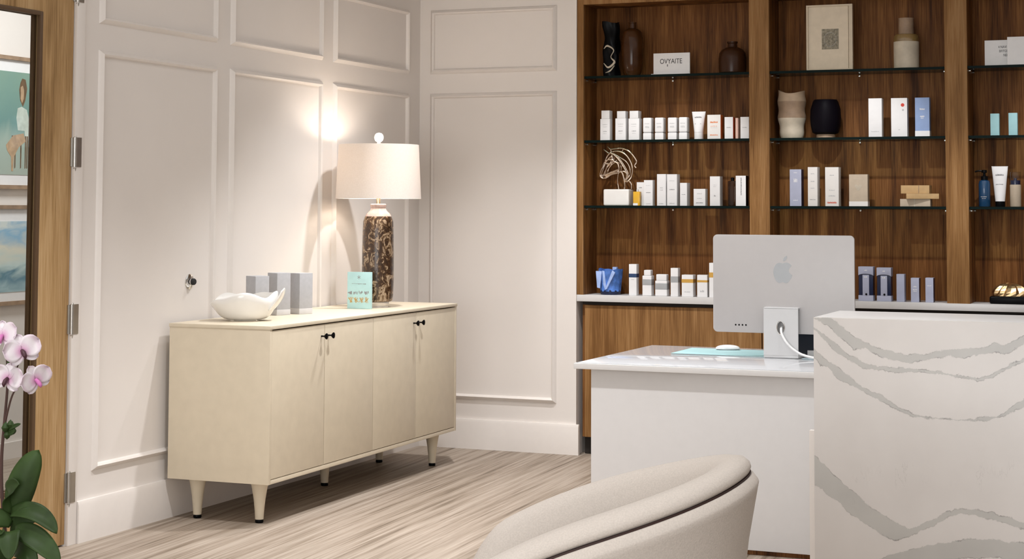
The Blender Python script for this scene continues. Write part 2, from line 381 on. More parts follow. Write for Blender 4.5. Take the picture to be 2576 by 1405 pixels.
    m1 = nd(nt, 'ShaderNodeMix', data_type='RGBA'); L(fill, m1.inputs['Factor']); L(base.outputs[0], m1.inputs['A']); L(vein.outputs[0], m1.inputs['B'])
    m2 = nd(nt, 'ShaderNodeMix', data_type='RGBA'); L(line, m2.inputs['Factor']); L(m1.outputs['Result'], m2.inputs['A']); m2.inputs['B'].default_value = (.10, .09, .085, 1)
    L(m2.outputs['Result'], b.inputs['Base Color']); b.inputs['Roughness'].default_value = .32
    return m
M['marble'] = marble()

def petal_mat():
    m, nt, b = newmat('orchid_petal'); L = nt.links.new
    at = nd(nt, 'ShaderNodeAttribute'); at.attribute_name = 'rad'
    nz = nd(nt, 'ShaderNodeTexNoise'); nz.inputs['Scale'].default_value = 60
    ad = nd(nt, 'ShaderNodeMath', operation='MULTIPLY_ADD'); ad.inputs[1].default_value = .25; L(nz.outputs['Fac'], ad.inputs[0]); L(at.outputs['Fac'], ad.inputs[2])
    rp = ramp(nt, [(.15, (.58, .18, .42)), (.38, (.74, .50, .64)), (.6, (.80, .72, .77)), (.85, (.82, .77, .79)), (1, (.79, .68, .75))]); L(ad.outputs[0], rp.inputs['Fac'])
    L(rp.outputs['Color'], b.inputs['Base Color']); b.inputs['Roughness'].default_value = .5
    tr = nd(nt, 'ShaderNodeBsdfTranslucent'); L(rp.outputs['Color'], tr.inputs['Color'])
    mx = nd(nt, 'ShaderNodeMixShader'); mx.inputs['Fac'].default_value = .25
    L(b.outputs[0], mx.inputs[1]); L(tr.outputs[0], mx.inputs[2]); L(mx.outputs[0], nt.nodes['Material Output'].inputs['Surface'])
    return m
M['petal'] = petal_mat()
def art_mat(kind):
    m, nt, b = newmat('artwork_'+kind); L = nt.links.new
    tc = nd(nt, 'ShaderNodeTexCoord'); sp = nd(nt, 'ShaderNodeSeparateXYZ'); L(tc.outputs['Object'], sp.inputs[0])
    nz = nd(nt, 'ShaderNodeTexNoise'); nz.inputs['Scale'].default_value = 5; nz.inputs['Detail'].default_value = 5; nz.inputs['Distortion'].default_value = .8
    mp = nd(nt, 'ShaderNodeMapping'); mp.inputs['Scale'].default_value = (1, 1, .45 if kind == 'teal' else 2.5); L(tc.outputs['Object'], mp.inputs['Vector']); L(mp.outputs[0], nz.inputs['Vector'])
    ad = nd(nt, 'ShaderNodeMath', operation='MULTIPLY_ADD'); ad.inputs[1].default_value = .25; L(nz.outputs['Fac'], ad.inputs[0]); L(sp.outputs['Z'], ad.inputs[2])
    if kind == 'teal': st = [(.0, (.38, .42, .36)), (.30, (.33, .42, .37)), (.42, (.15, .28, .26)), (.7, (.20, .32, .26)), (.85, (.28, .36, .28))]
    else: st = [(.08, (.45, .60, .62)), (.2, (.10, .22, .28)), (.27, (.50, .62, .60)), (.36, (.68, .66, .55)), (.46, (.25, .45, .62)), (.52, (.62, .68, .66))]
    rp = ramp(nt, st); L(ad.outputs[0], rp.inputs['Fac']); L(rp.outputs['Color'], b.inputs['Base Color']); b.inputs['Roughness'].default_value = .5
    return m

# ------------------------------------------------------------------ the setting
LX, BY = -4.5, 9.43       # left wall plane, panelled back wall plane
def struct(name, m, *bx, bev=0):
    o = MB()
    for q in bx: o.box(*q, bev)
    o = o.build(name, m); o['kind'] = 'structure'; return o
struct('floor', M['floor'], (-6.6, 3.1, -1.6, 9.95, -.1, 0))
struct('ceiling', M['ceil'], (-6.6, 3.1, -1.6, 9.95, 3.0, 3.1))
struct('wall_left', M['wall'], (LX-.12, LX, 6.05, 9.75, 0, 3), (LX-.12, LX, -1.6, 5.03, 0, 3), (LX-.12, LX, 5.03, 6.05, 2.46, 3))
struct('wall_back', M['wall'], (LX, -3.497, BY, 9.75, 0, 3))
struct('wall_behind_shelves', M['wall'], (-3.497, 3.1, 9.72, 9.85, 0, 3), (-.18, 3.0, BY, 9.72, 0, 3))
struct('wall_right', M['wall'], (3.0, 3.1, -1.6, 9.72, 0, 3))
struct('wall_front', M['wall'], (-6.6, 3.1, -1.6, -1.5, 0, 3))
struct('wall_hall', M['wall'], (-6.46, -6.34, -1.5, 9.85, 0, 3), (-6.34, LX-.12, 9.75, 9.85, 0, 3))
struct('baseboard_hall', M['trim'], (-6.34, -6.322, -1.5, 9.75, 0, .092))
def baseboard(name, L_, axis):
    prof = [(0, 0), (.022, 0), (.022, .155), (.016, .172), (0, .172)]
    m = MB()
    if axis == 'left': m.prism([(LX+p[0], p[1]) for p in prof], 6.112, BY, 'y')
    else: m.prism([(BY-p[0], p[1]) for p in prof], LX+.022, -3.476, 'x')
    o = m.build(name, M['trim']); o['kind'] = 'structure'
    return o
baseboard('baseboard_left', None, 'left'); baseboard('baseboard_back', None, 'back')
struct('trim_1', M['trim'], (LX, LX+.014, 6.05, 6.108, 0, 2.46), bev=.002)   # plain jamb beside the door
def moulding(name, a0, a1, z0, z1, wall):
    # picture-frame moulding: a bevelled profile swept around the rectangle
    prof = [(0, 0), (.004, .014), (.012, .02), (.020, .012), (.028, .004), (.030, 0)]   # (in-plane outward, proud)
    P = []
    for (sx, sz) in ((-1, -1), (1, -1), (1, 1), (-1, 1)):
        row = []
        for (o_, d) in prof:
            a = (a1 if sx > 0 else a0)-sx*(.030-o_) ; z = (z1 if sz > 0 else z0)-sz*(.030-o_)
            row.append((LX+d, a, z) if wall == 'left' else (a, BY-d, z))
        P.append(row)
    P.append(P[0])
    o = MB().grid(P).build(name, M['trim'], angle=20); o['kind'] = 'structure'
k = 2
for (a0, a1) in ((6.222, 7.162), (7.285, 8.211), (8.335, 9.265)):
    moulding('trim_%d' % k, a0, a1, 2.19, 2.572, 'left'); k += 1
    moulding('trim_%d' % k, a0, a1, .285, 2.076, 'left'); k += 1
moulding('trim_%d' % k, -4.43, -3.618, 2.20, 2.585, 'back'); k += 1
moulding('trim_%d' % k, -4.43, -3.618, .285, 2.085, 'back')

# glazed door in the left wall: stiles, rails, pane and hinges
d = MB()
d.box(LX-.045, LX, 5.838, 6.046, .008, 2.455, .002); d.box(LX-.045, LX, 5.035, 5.24, .008, 2.455, .002)
d.box(LX-.045, LX, 5.24, 5.838, 2.20, 2.455, .002); d.box(LX-.045, LX, 5.24, 5.838, .008, .26, .002)
door = d.build('door_1', M['door']); door['kind'] = 'structure'
b = MB()
for (x0, x1) in ((LX-.047, LX-.03), (LX-.014, LX+.003)):
    b.box(x0, x1, 5.820, 5.839, .26, 2.20, .003); b.box(x0, x1, 5.239, 5.257, .26, 2.20, .003)
    b.box(x0, x1, 5.257, 5.82, 2.183, 2.201, .003); b.box(x0, x1, 5.257, 5.82, .259, .277, .003)
b.build('glazing_bead', M['bead'], door)
boxobj('glass_pane', M['pane'], LX-.026, LX-.018, 5.245, 5.833, .265, 2.195, parent=door)
for zc in (2.325, 1.63, .933, .238):
    h = MB(); h.lathe([(.0085, -.062), (.0085, .062)], 14, (LX+.010, 6.056, zc))
    h.lathe([(.003, -.085), (.007, -.066)], 12, (LX+.010, 6.056, zc)); h.lathe([(.007, .063), (.004, .070)], 12, (LX+.010, 6.056, zc))
    h.box(LX-.001, LX+.004, 6.036, 6.056, zc-.06, zc+.06); h.box(LX+.013, LX+.017, 6.056, 6.092, zc-.062, zc+.062)
    h.build('hinge', M['nickel'], door)

# door stop on the left wall
t = thing('door_stop', 'round chrome door stop with black rubber tip on the left wall', 'door stop', (LX, 6.955, 1.056))
RY = Matrix.Rotation(R(90), 4, 'Y')
MB().lathe([(.036, 0), (.036, .003), (.029, .008), (.014, .010), (.012, .018), (.0, .018)], 32, M=RY).build('chrome_rose', M['chrome'], t)
MB().lathe([(.0155, .016), (.0155, .027), (.012, .032), (0, .032)], 24, M=RY).build('rubber_tip', M['rubber'], t)

# hall beyond the door: two framed artworks on the hall wall
HX = -6.34
def framed(name, label, z0, z1, iz0, iz1, kind):
    t = thing(name, label, 'framed artwork', (HX, 8.0, z0), group='framed artworks in the hall')
    y0, y1 = -.95, .24; H = z1-z0
    fr = MB(); fw = .022
    fr.box(0, .03, y0, y1, 0, fw); fr.box(0, .03, y0, y1, H-fw, H); fr.box(0, .03, y0, y0+fw, fw, H-fw); fr.box(0, .03, y1-fw, y1, fw, H-fw)
    fr.build('frame', M['vtan'], t)
    boxobj('mat_board', M['paper'], 0, .014, y0+fw, y1-fw, fw, H-fw, parent=t)
    a = MB().box(.0, .017, y0+.12, y1-.02-fw, 0, iz1-iz0).build('print', art_mat(kind), t); a.location = (0, 0, iz0-z0)
    return t
ta = framed('framed_artwork', 'framed teal painting of a seated figure seen through the glass door', 1.50, 2.245, 1.58, 2.158, 'teal')
framed('framed_artwork', 'framed blue and cream seascape print hung below the figure painting', .853, 1.41, .926, 1.32, 'sea')
# seated figure painted on the upper print (thin raised paint shapes)
def blob(pts, mt, nm, dx):
    MB().prism([(y-8.0, z-1.50) for (y, z) in pts], .017, .0175+dx, 'x').build(nm, mt, ta)
M['fig1'] = mat('paint_umber', (.14, .085, .045), .6, var=.2); M['fig2'] = mat('paint_pale', (.50, .56, .50), .6, var=.12); M['fig3'] = mat('paint_ochre', (.42, .29, .18), .6, var=.2)
blob([(8.015, 2.10), (8.03, 2.125), (8.06, 2.12), (8.075, 2.07), (8.06, 2.0), (8.04, 1.965), (8.015, 2.0), (8.005, 2.06)], M['fig1'], 'painted_hair', 0)
blob([(8.018, 2.075), (8.035, 2.085), (8.048, 2.06), (8.045, 2.01), (8.032, 1.985), (8.018, 2.01)], M['fig3'], 'painted_face', .0005)
blob([(7.995, 1.955), (8.03, 1.965), (8.075, 1.95), (8.095, 1.90), (8.10, 1.78), (8.07, 1.76), (8.06, 1.83), (8.0, 1.83), (7.985, 1.90)], M['fig2'], 'painted_torso', 0)
blob([(7.90, 1.745), (7.96, 1.80), (8.05, 1.815), (8.07, 1.77), (8.01, 1.735), (7.97, 1.68), (7.965, 1.60), (7.95, 1.60), (7.945, 1.68), (7.91, 1.715)], M['fig3'], 'painted_legs', .0005)
for y_ in (7.955, 7.98, 8.03, 8.07, 8.085):
    blob([(y_-.006, 1.80), (y_+.006, 1.80), (y_+.004, 1.62), (y_-.004, 1.615)], M['fig1'], 'painted_stroke', .0003)

# ------------------------------------------------------------------ display shelving, base cabinet, worktop
S1, S2, S3, LZ = 2.165, 1.795, 1.42, .91
YB = 9.66
BAYS = [(-3.455, -2.475), (-2.362, -1.408), (-1.291, -.34)]
sh = thing('display_shelving', 'built-in walnut display shelving with three bays of dark glass shelves', 'shelving', (0, BY, LZ))
def sp_(name, m, *bx, bev=.001):
    o = MB()
    for q in bx: o.box(q[0], q[1], q[2]-BY, q[3]-BY, q[4]-LZ, q[5]-LZ, bev)
    return o.build(name, m, sh)
for (a, c) in BAYS:
    sp_('back_panel', M['walnut'], (a-.02, c+.02, YB, YB+.018, LZ, 3.0))
    sp_('side_panel', M['walnut'], (a-.018, a, BY+.02, YB, LZ, 2.6)); sp_('side_panel', M['walnut'], (c, c+.018, BY+.02, YB, LZ, 2.6))
    sp_('top_panel', M['walnut'], (a, c, BY+.02, YB, 2.58, 2.60))
for (a, c) in ((-3.494, -3.455), (-2.475, -2.362), (-1.408, -1.291), (-.34, -.23)):
    sp_('face_stile', M['oak'], (a, c, BY, BY+.022, LZ, 2.999))
for (a, c) in BAYS:
    sp_('face_header', M['oak'], (a, c, BY, BY+.02, 2.58, 2.999))
    for z in (S1, S2, S3):
        g = MB().box(a+.002, c-.002, .012, YB-BY-.004, z-.014-LZ, z-LZ, 0)
        g.bm.faces.ensure_lookup_table()
        for fc in g.bm.faces:
            if abs(fc.normal.z) < .5: fc.material_index = 1
        g.build('glass_shelf', [M['shelfglass'], M['edge']], sh, smooth=False)
        for (x, y, ax) in ((a, BY+.05, 'x'), (a, BY+.19, 'x'), (c, BY+.05, 'X'), (c, BY+.19, 'X'), ((a+c)/2-.02, YB, 'y')):
            rot = Matrix.Rotation(R(90 if ax == 'x' else -90), 4, 'Y') if ax != 'y' else Matrix.Rotation(R(90), 4, 'X')
            p = MB(); p.lathe([(.006, 0), (.006, .012), (.0, .016)], 10, M=Matrix.Translation((x, y-BY, z-.023-LZ)) @ rot)
            p.build('shelf_pin', M['chrome'], sh)
wt = boxobj('worktop', M['quartz'], -3.494, -.2, BY-.004, YB-.002, .872, LZ, .003)
tag(wt, 'white stone worktop running under the walnut shelving', 'worktop')
bc = thing('base_cabinet', 'oak veneer base cabinet under the white worktop behind the desk', 'cabinet', (0, BY, 0))
boxobj('carcass', M['walnut'], -3.474, -.2, .045, .22, .10, .852, parent=bc)
for (a, c) in ((-3.452, -2.418), (-2.410, -1.37), (-1.362, -.3)):
    boxobj('cabinet_door', M['oak'], a, c, .02, .044, .102, .850, .001, parent=bc)
boxobj('toe_kick', M['dark'], -3.47, -.2, .075, .2, 0, .10, parent=bc)
boxobj('shadow_gap_strip', M['dark'], -3.474, -.2, .045, .22, .852, .8715, parent=bc)  # near-black strip, paints the shade of the gap under the worktop

G_ = .0004      # hair gap so resting faces do not coincide
S1 += G_; S2 += G_; S3 += G_; LZ += G_
# ------------------------------------------------------------------ sideboard and what stands on it
SBA = R(.867); SBZ = .8786
sb = thing('sideboard', 'cream four-door sideboard on tapered legs against the panelled wall', 'sideboard', (-4.4595, 6.7375, 0), SBA)
D_, L_, T_ = .518, 2.07, .019
c = MB()
c.box(0, D_, 0, T_, .184, SBZ-.016, .0015); c.box(0, D_, L_-T_, L_, .184, SBZ-.016, .0015)
c.box(0, D_-.002, T_, L_-T_, .184, .203, .001); c.box(0, .01, T_, L_-T_, .2, SBZ-.016); c.box(.02, D_-.03, L_/2-.01, L_/2+.01, .2, SBZ-.016)
c.box(0, D_-.03, T_, L_-T_, SBZ-.034, SBZ-.016)
c.build('case', M['cream'], sb)
MB().box(-.002, D_+.004, -.004, L_+.004, SBZ-.0165, SBZ, .003).build('top', M['cream'], sb)
boxobj('interior_shadow_gap', M['dark'], D_-.026, D_-.0225, T_, L_-T_, .203, SBZ-.0165, parent=sb)
for i, (a, b2) in enumerate(((T_, .517), (.519, 1.033), (1.035, 1.541), (1.543, L_-T_))):
    dr = MB().box(D_-.0215, D_-.001, a+.0015, b2-.0015, .206, SBZ-.022, .0012).build('cabinet_door', M['cream'], sb)
    ky = (b2-.034) if i % 2 == 0 else (a+.034)
    MB().lathe([(.004, 0), (.0035, .014), (.006, .018), (.014, .026), (.0145, .029), (.008, .032), (0, .0325)], 20, M=Matrix.Translation((D_-.001, ky, .803)) @ RY).build('knob', M['black'], dr)
for (x, y) in ((.099, .097), (D_-.099, .097), (.099, L_-.097), (D_-.099, L_-.097), (.20, L_/2+.10)):
    lg = MB().lathe([(.019, .016), (.021, .05), (.026, .10), (.034, .15), (.043, .184)], 28, (x, y, 0)).build('leg', M['cream'], sb)
    MB().lathe([(.017, 0), (.019, .004), (.019, .012), (.016, .016)], 20, (x, y, 0)).build('glide', M['black'], lg)

SBZ += G_
def sbw(u, v, z=SBZ):
    return Vector((-4.4595+u*math.cos(SBA)-v*math.sin(SBA), 6.7375+u*math.sin(SBA)+v*math.cos(SBA), z))

lp = thing('table_lamp', 'table lamp with mottled brown glass body and white drum shade, switched on', 'lamp', (-4.2, 8.30, SBZ))
MB().lathe([(.060, 0), (.060, .026), (.057, .028)], 40).build('plinth', M['acry'], lp)
MB().lathe([(.066, .028), (.078, .034), (.082, .06), (.085, .14), (.084, .30), (.082, .40), (.080, .450), (.070, .478)], 44).build('body', M['mottled'], lp)
MB().lathe([(.070, .478), (.064, .492), (.046, .508), (.040, .520), (.043, .528), (.043, .540), (.036, .545)], 40).build('shoulder', M['pinkglass'], lp)
MB().lathe([(.011, .543), (.011, .59), (.016, .592), (.016, .64), (.008, .645)], 16).build('stem', M['brass'], lp)
sd = MB(); n = 64
sd.lathe([(.227, .572), (.213, .858)], n, cap=False)
sd.lathe([(.224, .572), (.210, .858)], n, cap=False)
sd.lathe([(.227, .572), (.224, .572)], n, cap=False); sd.lathe([(.213, .858), (.210, .858)], n, cap=False)
shd = sd.build('shade', M['shade'], lp)
h = MB()
for q in range(3):
    a = q*2*math.pi/3+.4; h.tube([(.008*math.cos(a), .008*math.sin(a), .862), (.211*math.cos(a), .211*math.sin(a), .853)], .002, 6)
h.lathe([(.004, .64), (.004, .87)], 8); h.build('harp', M['brass'], lp)
MB().lathe([(.007, .858), (.010, .868), (.009, .872), (.020, .880), (.025, .892), (.0255, .899), (.023, .910), (.015, .919), (0, .923)], 24).build('finial', M['ceramic'], lp)
MB().lathe([(.012, .645), (.026, .67), (.030, .695), (.022, .718), (0, .725)], 20).build('bulb', M['bulb'], lp)
bl = bpy.data.lights.new('lamp_bulb_light', 'POINT'); bl.energy = 3.6; bl.color = (1, .88, .76); bl.shadow_soft_size = .05
blo = bpy.data.objects.new('lamp_bulb_light', bl); COL.objects.link(blo); blo.parent = lp; blo.location = (0, 0, .765)

# three grey hexagonal-looking gift boxes, corners toward the viewer
for i, (u_, v_, hh, lab) in enumerate(((.126, .566, .195, 'grey square gift box leftmost of the three, behind the white bowl'),
                                    (.149, .735, .205, 'speckled grey gift box in the middle, just right of the white bowl'),
                                    (.200, .868, .200, 'grey gift box standing furthest right of the three grey boxes'))):
    p = sbw(u_, v_); t = tag(MB().box(-.040, .040, -.040, .040, .028, hh, .002).build('gift_box', M['grey']), lab, 'box', 'grey gift boxes on the sideboard')
    t.location = p; t.rotation_euler = (0, 0, R(66))
    MB().box(-.0405, .0405, -.0405, .0405, 0, .028, .0015).build('base_band', M['greyl'], t)

# white free-form bowl
t = thing('ceramic_bowl', 'glossy white free-form shell bowl with folded rim on the sideboard', 'bowl', sbw(.215, .30))
rng = random.Random(3); NT, NR = 96, 22
def bowl_pt(th, s, off):
    # s 0 foot .. 1 rim
    rx = .07+.092*s**.5; ry = .062+.074*s**.5
    fold = .008*math.sin(4*th+.8)*s**2+.006*math.sin(7*th+1)*s**3
    lip = .022*math.cos(th-R(185))*s**1.5
    z = .006+.112*s**1.35+s**3*(.008*math.sin(3*th+.5)+.007*math.sin(5*th+2)+.006*max(0, math.cos(th-R(20)))**3-.030*max(0, math.cos(th-R(185)))**2)
    rr = 1+fold*3+lip*2-.07*max(0, (s-.75)/.25)**2
    return Vector(((rx*rr-off)*math.cos(th), (ry*rr-off)*math.sin(th), z+off*.6))
out = [[bowl_pt(2*math.pi*i/NT, j/NR, 0) for i in range(NT)] for j in range(NR+1)]
inn = [[bowl_pt(2*math.pi*i/NT, j/NR, .006) for i in range(NT)] for j in range(NR, -1, -1)]
m = MB(); m.grid(out+inn, closed=True)
m.lathe([(.0, .0), (.05, .0), (.052, .004), (.055, .008), (0, .010)], 40, sx=1, sy=.9)
m.lathe([(0, .0115), (.058, .0115)], 40, sx=1, sy=.9, cap=False)
bo = m.build('bowl', M['ceramic'], t, angle=70); bo.rotation_euler = (0, 0, yaw)
# overhanging petal-like flap on its left, upright curl on its right
def flap(base_th, out_, zt, wd, name):
    P = []
    for i in range(13):
        s = i/12; row = []
        for j in range(9):
            a = base_th+(j/8-.5)*wd*(1-.45*s**2)
            rr = .135+.045*math.sin(s*math.pi/2)+out_*s
            row.append(Vector((rr*math.cos(a), rr*.82*math.sin(a), .05+zt*s-.035*s*s*(1 if zt < .03 else -.4)+.006*math.cos((j/8-.5)*6))))
        P.append(row)
    mm = MB(); mm.grid(P); o = mm.build(name, M['ceramic'], t, angle=70); o.rotation_euler = (0, 0, yaw)
    sm = o.modifiers.new('thick', 'SOLIDIFY'); sm.thickness = .006; ss = o.modifiers.new('sub', 'SUBSURF'); ss.levels = 1; ss.render_levels = 1
flap(R(-4), .006, .082, .95, 'rim_fold')

# teal card box in front of the lamp
p = sbw(.20, 1.36); t = tag(MB().box(-.066, .066, -.012, .012, 0, .19, .0015).build('gift_card_box', M['tealc']), 'pale teal printed box standing in front of the lamp', 'box')
t.location = (-4.205, 8.105, SBZ); t.rotation_euler = (0, 0, R(2))
pr = MB()
def dash(mb, x0, x1, z0, z1, y): mb.box(x0, x1, y-.0006, y, z0, z1)
rr = random.Random(5)
for a in range(6):
    an = a*math.pi/3; pr.box(-.001, .001, -.0126, -.012, 0, .011, M=Matrix.Translation((.0, 0, .163)) @ Matrix.Rotation(an, 4, 'Y'))
x = -.04
while x < .042: w_ = rr.uniform(.002, .007); dash(pr, x, x+w_, .127+rr.uniform(0, .003), .131, -.012); x += w_+.002
for (x, z) in ((-.05, .085), (-.018, .085), (.012, .088), (.044, .085)):
    for q in range(5): dash(pr, x-.012+q*.005, x-.010+q*.005+rr.uniform(0, .003), z-rr.uniform(.004, .012), z+rr.uniform(0, .008), -.012)
pr.build('printed_text', M['ink'], t)
g = MB()
for x in (-.046, -.016, .014, .044):
    for q in range(7):
        an = rr.uniform(-.9, .9); g.box(-.0008, .0008, -.0126, -.012, -.014, .016, M=Matrix.Translation((x+rr.uniform(-.006, .006), 0, .045)) @ Matrix.Rotation(an, 4, 'Y'))
g.build('printed_flowers', M['gold'], t)

# ------------------------------------------------------------------ things on the shelves
YF = 9.475
def text_rows(mb, w, z, h, y, seed, n=1):
    q = random.Random(seed); x = -w/2
    while x < w/2:
        a = q.uniform(.0015, .0045); mb.box(x, min(x+a, w/2), y-.0005, y+.0002, z+q.uniform(-.0005, .0005), z+h*q.uniform(.6, 1)); x += a+q.uniform(.0008, .0016)
def pbox(name, label, x0, x1, h, zb, mt='paper', d=.045, cat='box', group=None, bands=(), text=(), yf=YF, side=None, rz=0, z0=0, bev=.0012):
    w_ = x1-x0; xc = (x0+x1)/2; d = min(d, .07)
    m = MB(); m.box(-w_/2, w_/2, 0, d, z0, h, bev)
    mats = [M[mt]]
    if side:
        mats.append(M[side])
        for fc in m.bm.faces:
            if abs(fc.normal.x) > .9: fc.material_index = 1
    o = tag(m.build(name, mats), label, cat, group); o.location = (xc, yf, zb); o.rotation_euler = (0, 0, rz)
    for (a, b_, bm_) in bands: MB().box(-w_/2-.0006, w_/2+.0006, -.0006, d+.0006, a, b_).build('label_band', M[bm_], o)
    byi = {}
    for k, (zf, hf, wf, im) in enumerate(text):
        byi.setdefault(im, MB()); text_rows(byi[im], w_*wf, h*zf, h*hf, 0, hash(label) % 1000+k if False else len(label)*7+k)
    for im, mb in byi.items(): mb.build('printed_text', M[im], o)
    return o
GA = 'product boxes on the second shelf of the left bay'
TX = ((.72, .03, .5, 'inkl'), (.62, .02, .45, 'inkl'), (.40, .035, .4, 'ink'), (.30, .02, .35, 'inkl'))
pbox('carton', 'tall white carton leftmost on the second shelf, small carton on top', -3.368, -3.31, .123, S2, d=.05, group=GA, text=TX)
pbox('carton', 'small white carton stacked on the leftmost tall carton of the second shelf', -3.361, -3.312, .048, S2+.1235, d=.055, group=GA)
pbox('carton', 'tall white carton second from left on the second shelf', -3.276, -3.213, .125, S2, d=.05, group=GA, text=TX)
pbox('carton', 'small white carton stacked on the second tall carton of the second shelf', -3.266, -3.215, .041, S2+.1255, d=.055, group=GA)
pbox('carton', 'tall white carton third from left, beside the row of four jars', -3.196, -3.132, .123, S2, d=.055, group=GA, text=TX)
pbox('carton', 'small white carton stacked on the third tall carton of the second shelf', -3.19, -3.138, .043, S2+.1235, d=.06, group=GA)
def jar(label, x0, x1, h):
    w_ = (x1-x0)*1.15; xc = (x0+x1)/2+.003
    t = thing('cosmetic_bottle', label, 'bottle', (xc, YF+.03, S2), group='squat white bottles on the second shelf')
    MB().box(-w_/2, w_/2, -.03, .025, .041, h, .008, 3).build('bottle_body', M['paper'], t)
    MB().box(-w_/2+.0005, w_/2-.0005, -.0295, .0245, 0, .039, .004, 2).build('bottle_cap', M['paper'], t)
    MB().box(-w_/2+.004, w_/2-.004, -.026, .021, .037, .043).build('seam_ring', M['ink'], t)
    mb = MB()
    for k, (z, s_) in enumerate(((.09, .55), (.073, .45), (.068, .5))): text_rows(mb, w_*s_, z, .004, -.0301, k+len(label))
    mb.build('printed_text', M['inkl'], t)
jar('leftmost of four squat white bottles, touching the tall white cartons', -3.11, -3.066, .126)
jar('second of four squat white bottles on the second shelf', -3.039, -2.994, .126)
jar('third of four squat white bottles on the second shelf', -2.962, -2.916, .125)
jar('last of four squat white bottles, beside the flared white tube', -2.897, -2.854, .126)
def tube_thing(label, xc, zb, wt_, wb, h, capm, bodym, caph, y=YF+.03, txt=True):
    t = thing('cosmetic_tube', label, 'tube', (xc, y, zb))
    P = []
    for i in range(11):
        s = i/10; z = caph+(h-caph)*s; hw = wb/2+(wt_-wb)/2*s; th = (wb/2)*(1-s)**.6+.0015
        P.append([Vector((hw*math.cos(a)*(1 if True else 1), th*math.sin(a), z)) for a in [2*math.pi*q/24 for q in range(24)]])
    m = MB(); m.grid(P, closed=True); m.box(-wt_/2, wt_/2, -.0016, .0016, h-.002, h+.002); m.build('tube_body', M[bodym], t)
    MB().lathe([(wb/2-.001, 0), (wb/2, .002), (wb/2, caph), (wb/2-.002, caph+.001)], 24).build('tube_cap', M[capm], t)
    if txt:
        mb = MB(); text_rows(mb, wt_*.5, h*.78, .008, -.014, 3); text_rows(mb, wt_*.45, h*.55, .004, -.018, 4); mb.build('printed_text', M['ink'], t)
tube_thing('white flared tube standing on its cap beside the orange-sided carton', -2.787, S2, .080, .052, .155, 'paper', 'paper', .04)
pbox('carton', 'white carton with orange print and orange sides near the end of the second shelf', -2.729, -2.652, .136, S2, 'paper2', .06, side='orange', text=((.66, .07, .55, 'orange'), (.52, .02, .5, 'orange'), (.45, .02, .5, 'inkl'), (.14, .05, .6, 'orange')))
pbox('carton', 'small white carton with red sides, right of the orange printed carton', -2.629, -2.580, .122, S2, 'paper', .04, side='red', text=((.5, .04, .5, 'ink'),))
pbox('carton', 'very thin peach carton squeezed between two white cartons', -2.566, -2.552, .116, S2, 'peach', .04)
pbox('carton', 'white carton at the right end of the second shelf, against the wood divider', -2.538, -2.489, .121, S2, 'paper', .04, text=((.5, .03, .5, 'ink'),))

# top shelf, left bay
t = thing('glass_vase', 'tall black glossy twisted glass vase at the left end of the top shelf', 'vase', (-3.318, 9.53, S1))
P = []
for i in range(29):
    s = i/28; row = []
    for q in range(36):
        a = 2*math.pi*q/36; sq = 1/max(abs(math.cos(a)), abs(math.sin(a)))**.6
        rr = .043*sq*(1+.10*math.sin(3*a+9*s)+.08*math.sin(2*a-14*s+1))
        row.append(Vector((rr*math.cos(a), rr*math.sin(a), .315*s+.006*math.sin(2*a)*s)))
    P.append(row)
mb = MB(); mb.grid(P, closed=True); mb.lathe([(0, .002), (.04, .002)], 24, cap=False); mb.lathe([(0, .29), (.038, .30)], 24, cap=False)
mb.build('vase_body', M['black'], t)
sw = MB(); sw.tube([(-.03, -.047, .16), (-.005, -.058, .175), (.03, -.05, .15), (.015, -.056, .11), (.035, -.05, .08), (.0, -.056, .05), (-.03, -.05, .075)], [.002, .006, .003, .002, .007, .006, .002], 8)
sw.tube([(-.02, -.05, .02), (.01, -.056, .03), (.035, -.05, .06)], [.001, .005, .002], 8); sw.build('pale_swirl', M['vpale'], t)  # pale raised swirls across the front of the vase
def bottle(name, label, xc, prof, mt, cat='vase', y=9.535, zb=S1, neckp=None, nm='vase_body'):
    t = thing(name, label, cat, (xc, y, zb)); MB().lathe(prof, 36).build(nm, M[mt], t)
    if neckp: MB().lathe(neckp, 28).build('neck', M[mt], t)
    return t
bottle('amber_bottle', 'tall amber glass bottle vase beside the black twisted vase', -3.193, [(.04, 0), (.054, .02), (.062, .07), (.064, .15), (.063, .215), (.055, .255), (.036, .272), (.022, .277)], 'amber', neckp=[(.022, .276), (.021, .305), (.024, .308), (.024, .312), (.018, .312), (.017, .28)])
bottle('brown_jug', 'squat dark brown bottle vase at the right end of the top left shelf', -2.598, [(.066, 0), (.077, .006), (.079, .03), (.079, .085), (.074, .115), (.060, .135), (.036, .147), (.027, .150)], 'brown', neckp=[(.027, .149), (.025, .168), (.030, .172), (.030, .180), (.022, .180), (.021, .155)])
sg = pbox('display_card', 'white display card with black lettering on the top left shelf', -3.046, -2.831, .122, S1, 'paper', .012, cat='sign')
boxobj('card_foot', M['paper'], -.118, .10, -.012, .03, 0, .004, parent=sg)
def letters(txt, size, mt, parent, loc, sx=1.0):
    cu = bpy.data.curves.new('lettering', 'FONT'); cu.body = txt; cu.size = size; cu.extrude = .0003; cu.align_x = 'CENTER'; cu.space_line = .8
    tmp = bpy.data.objects.new('tmp', cu); COL.objects.link(tmp); bpy.context.view_layer.update()
    me = bpy.data.meshes.new_from_object(tmp.evaluated_get(bpy.context.evaluated_depsgraph_get())); bpy.data.objects.remove(tmp)
    me.materials.clear(); me.materials.append(mt)
    o = bpy.data.objects.new('lettering', me); COL.objects.link(o); o.parent = parent; o.location = loc; o.rotation_euler = (R(90), 0, 0); o.scale = (sx, 1, 1)
    return o
letters('OVYAITE', .040, M['inkk'], sg, (-.003, -.0004, .062), .82)
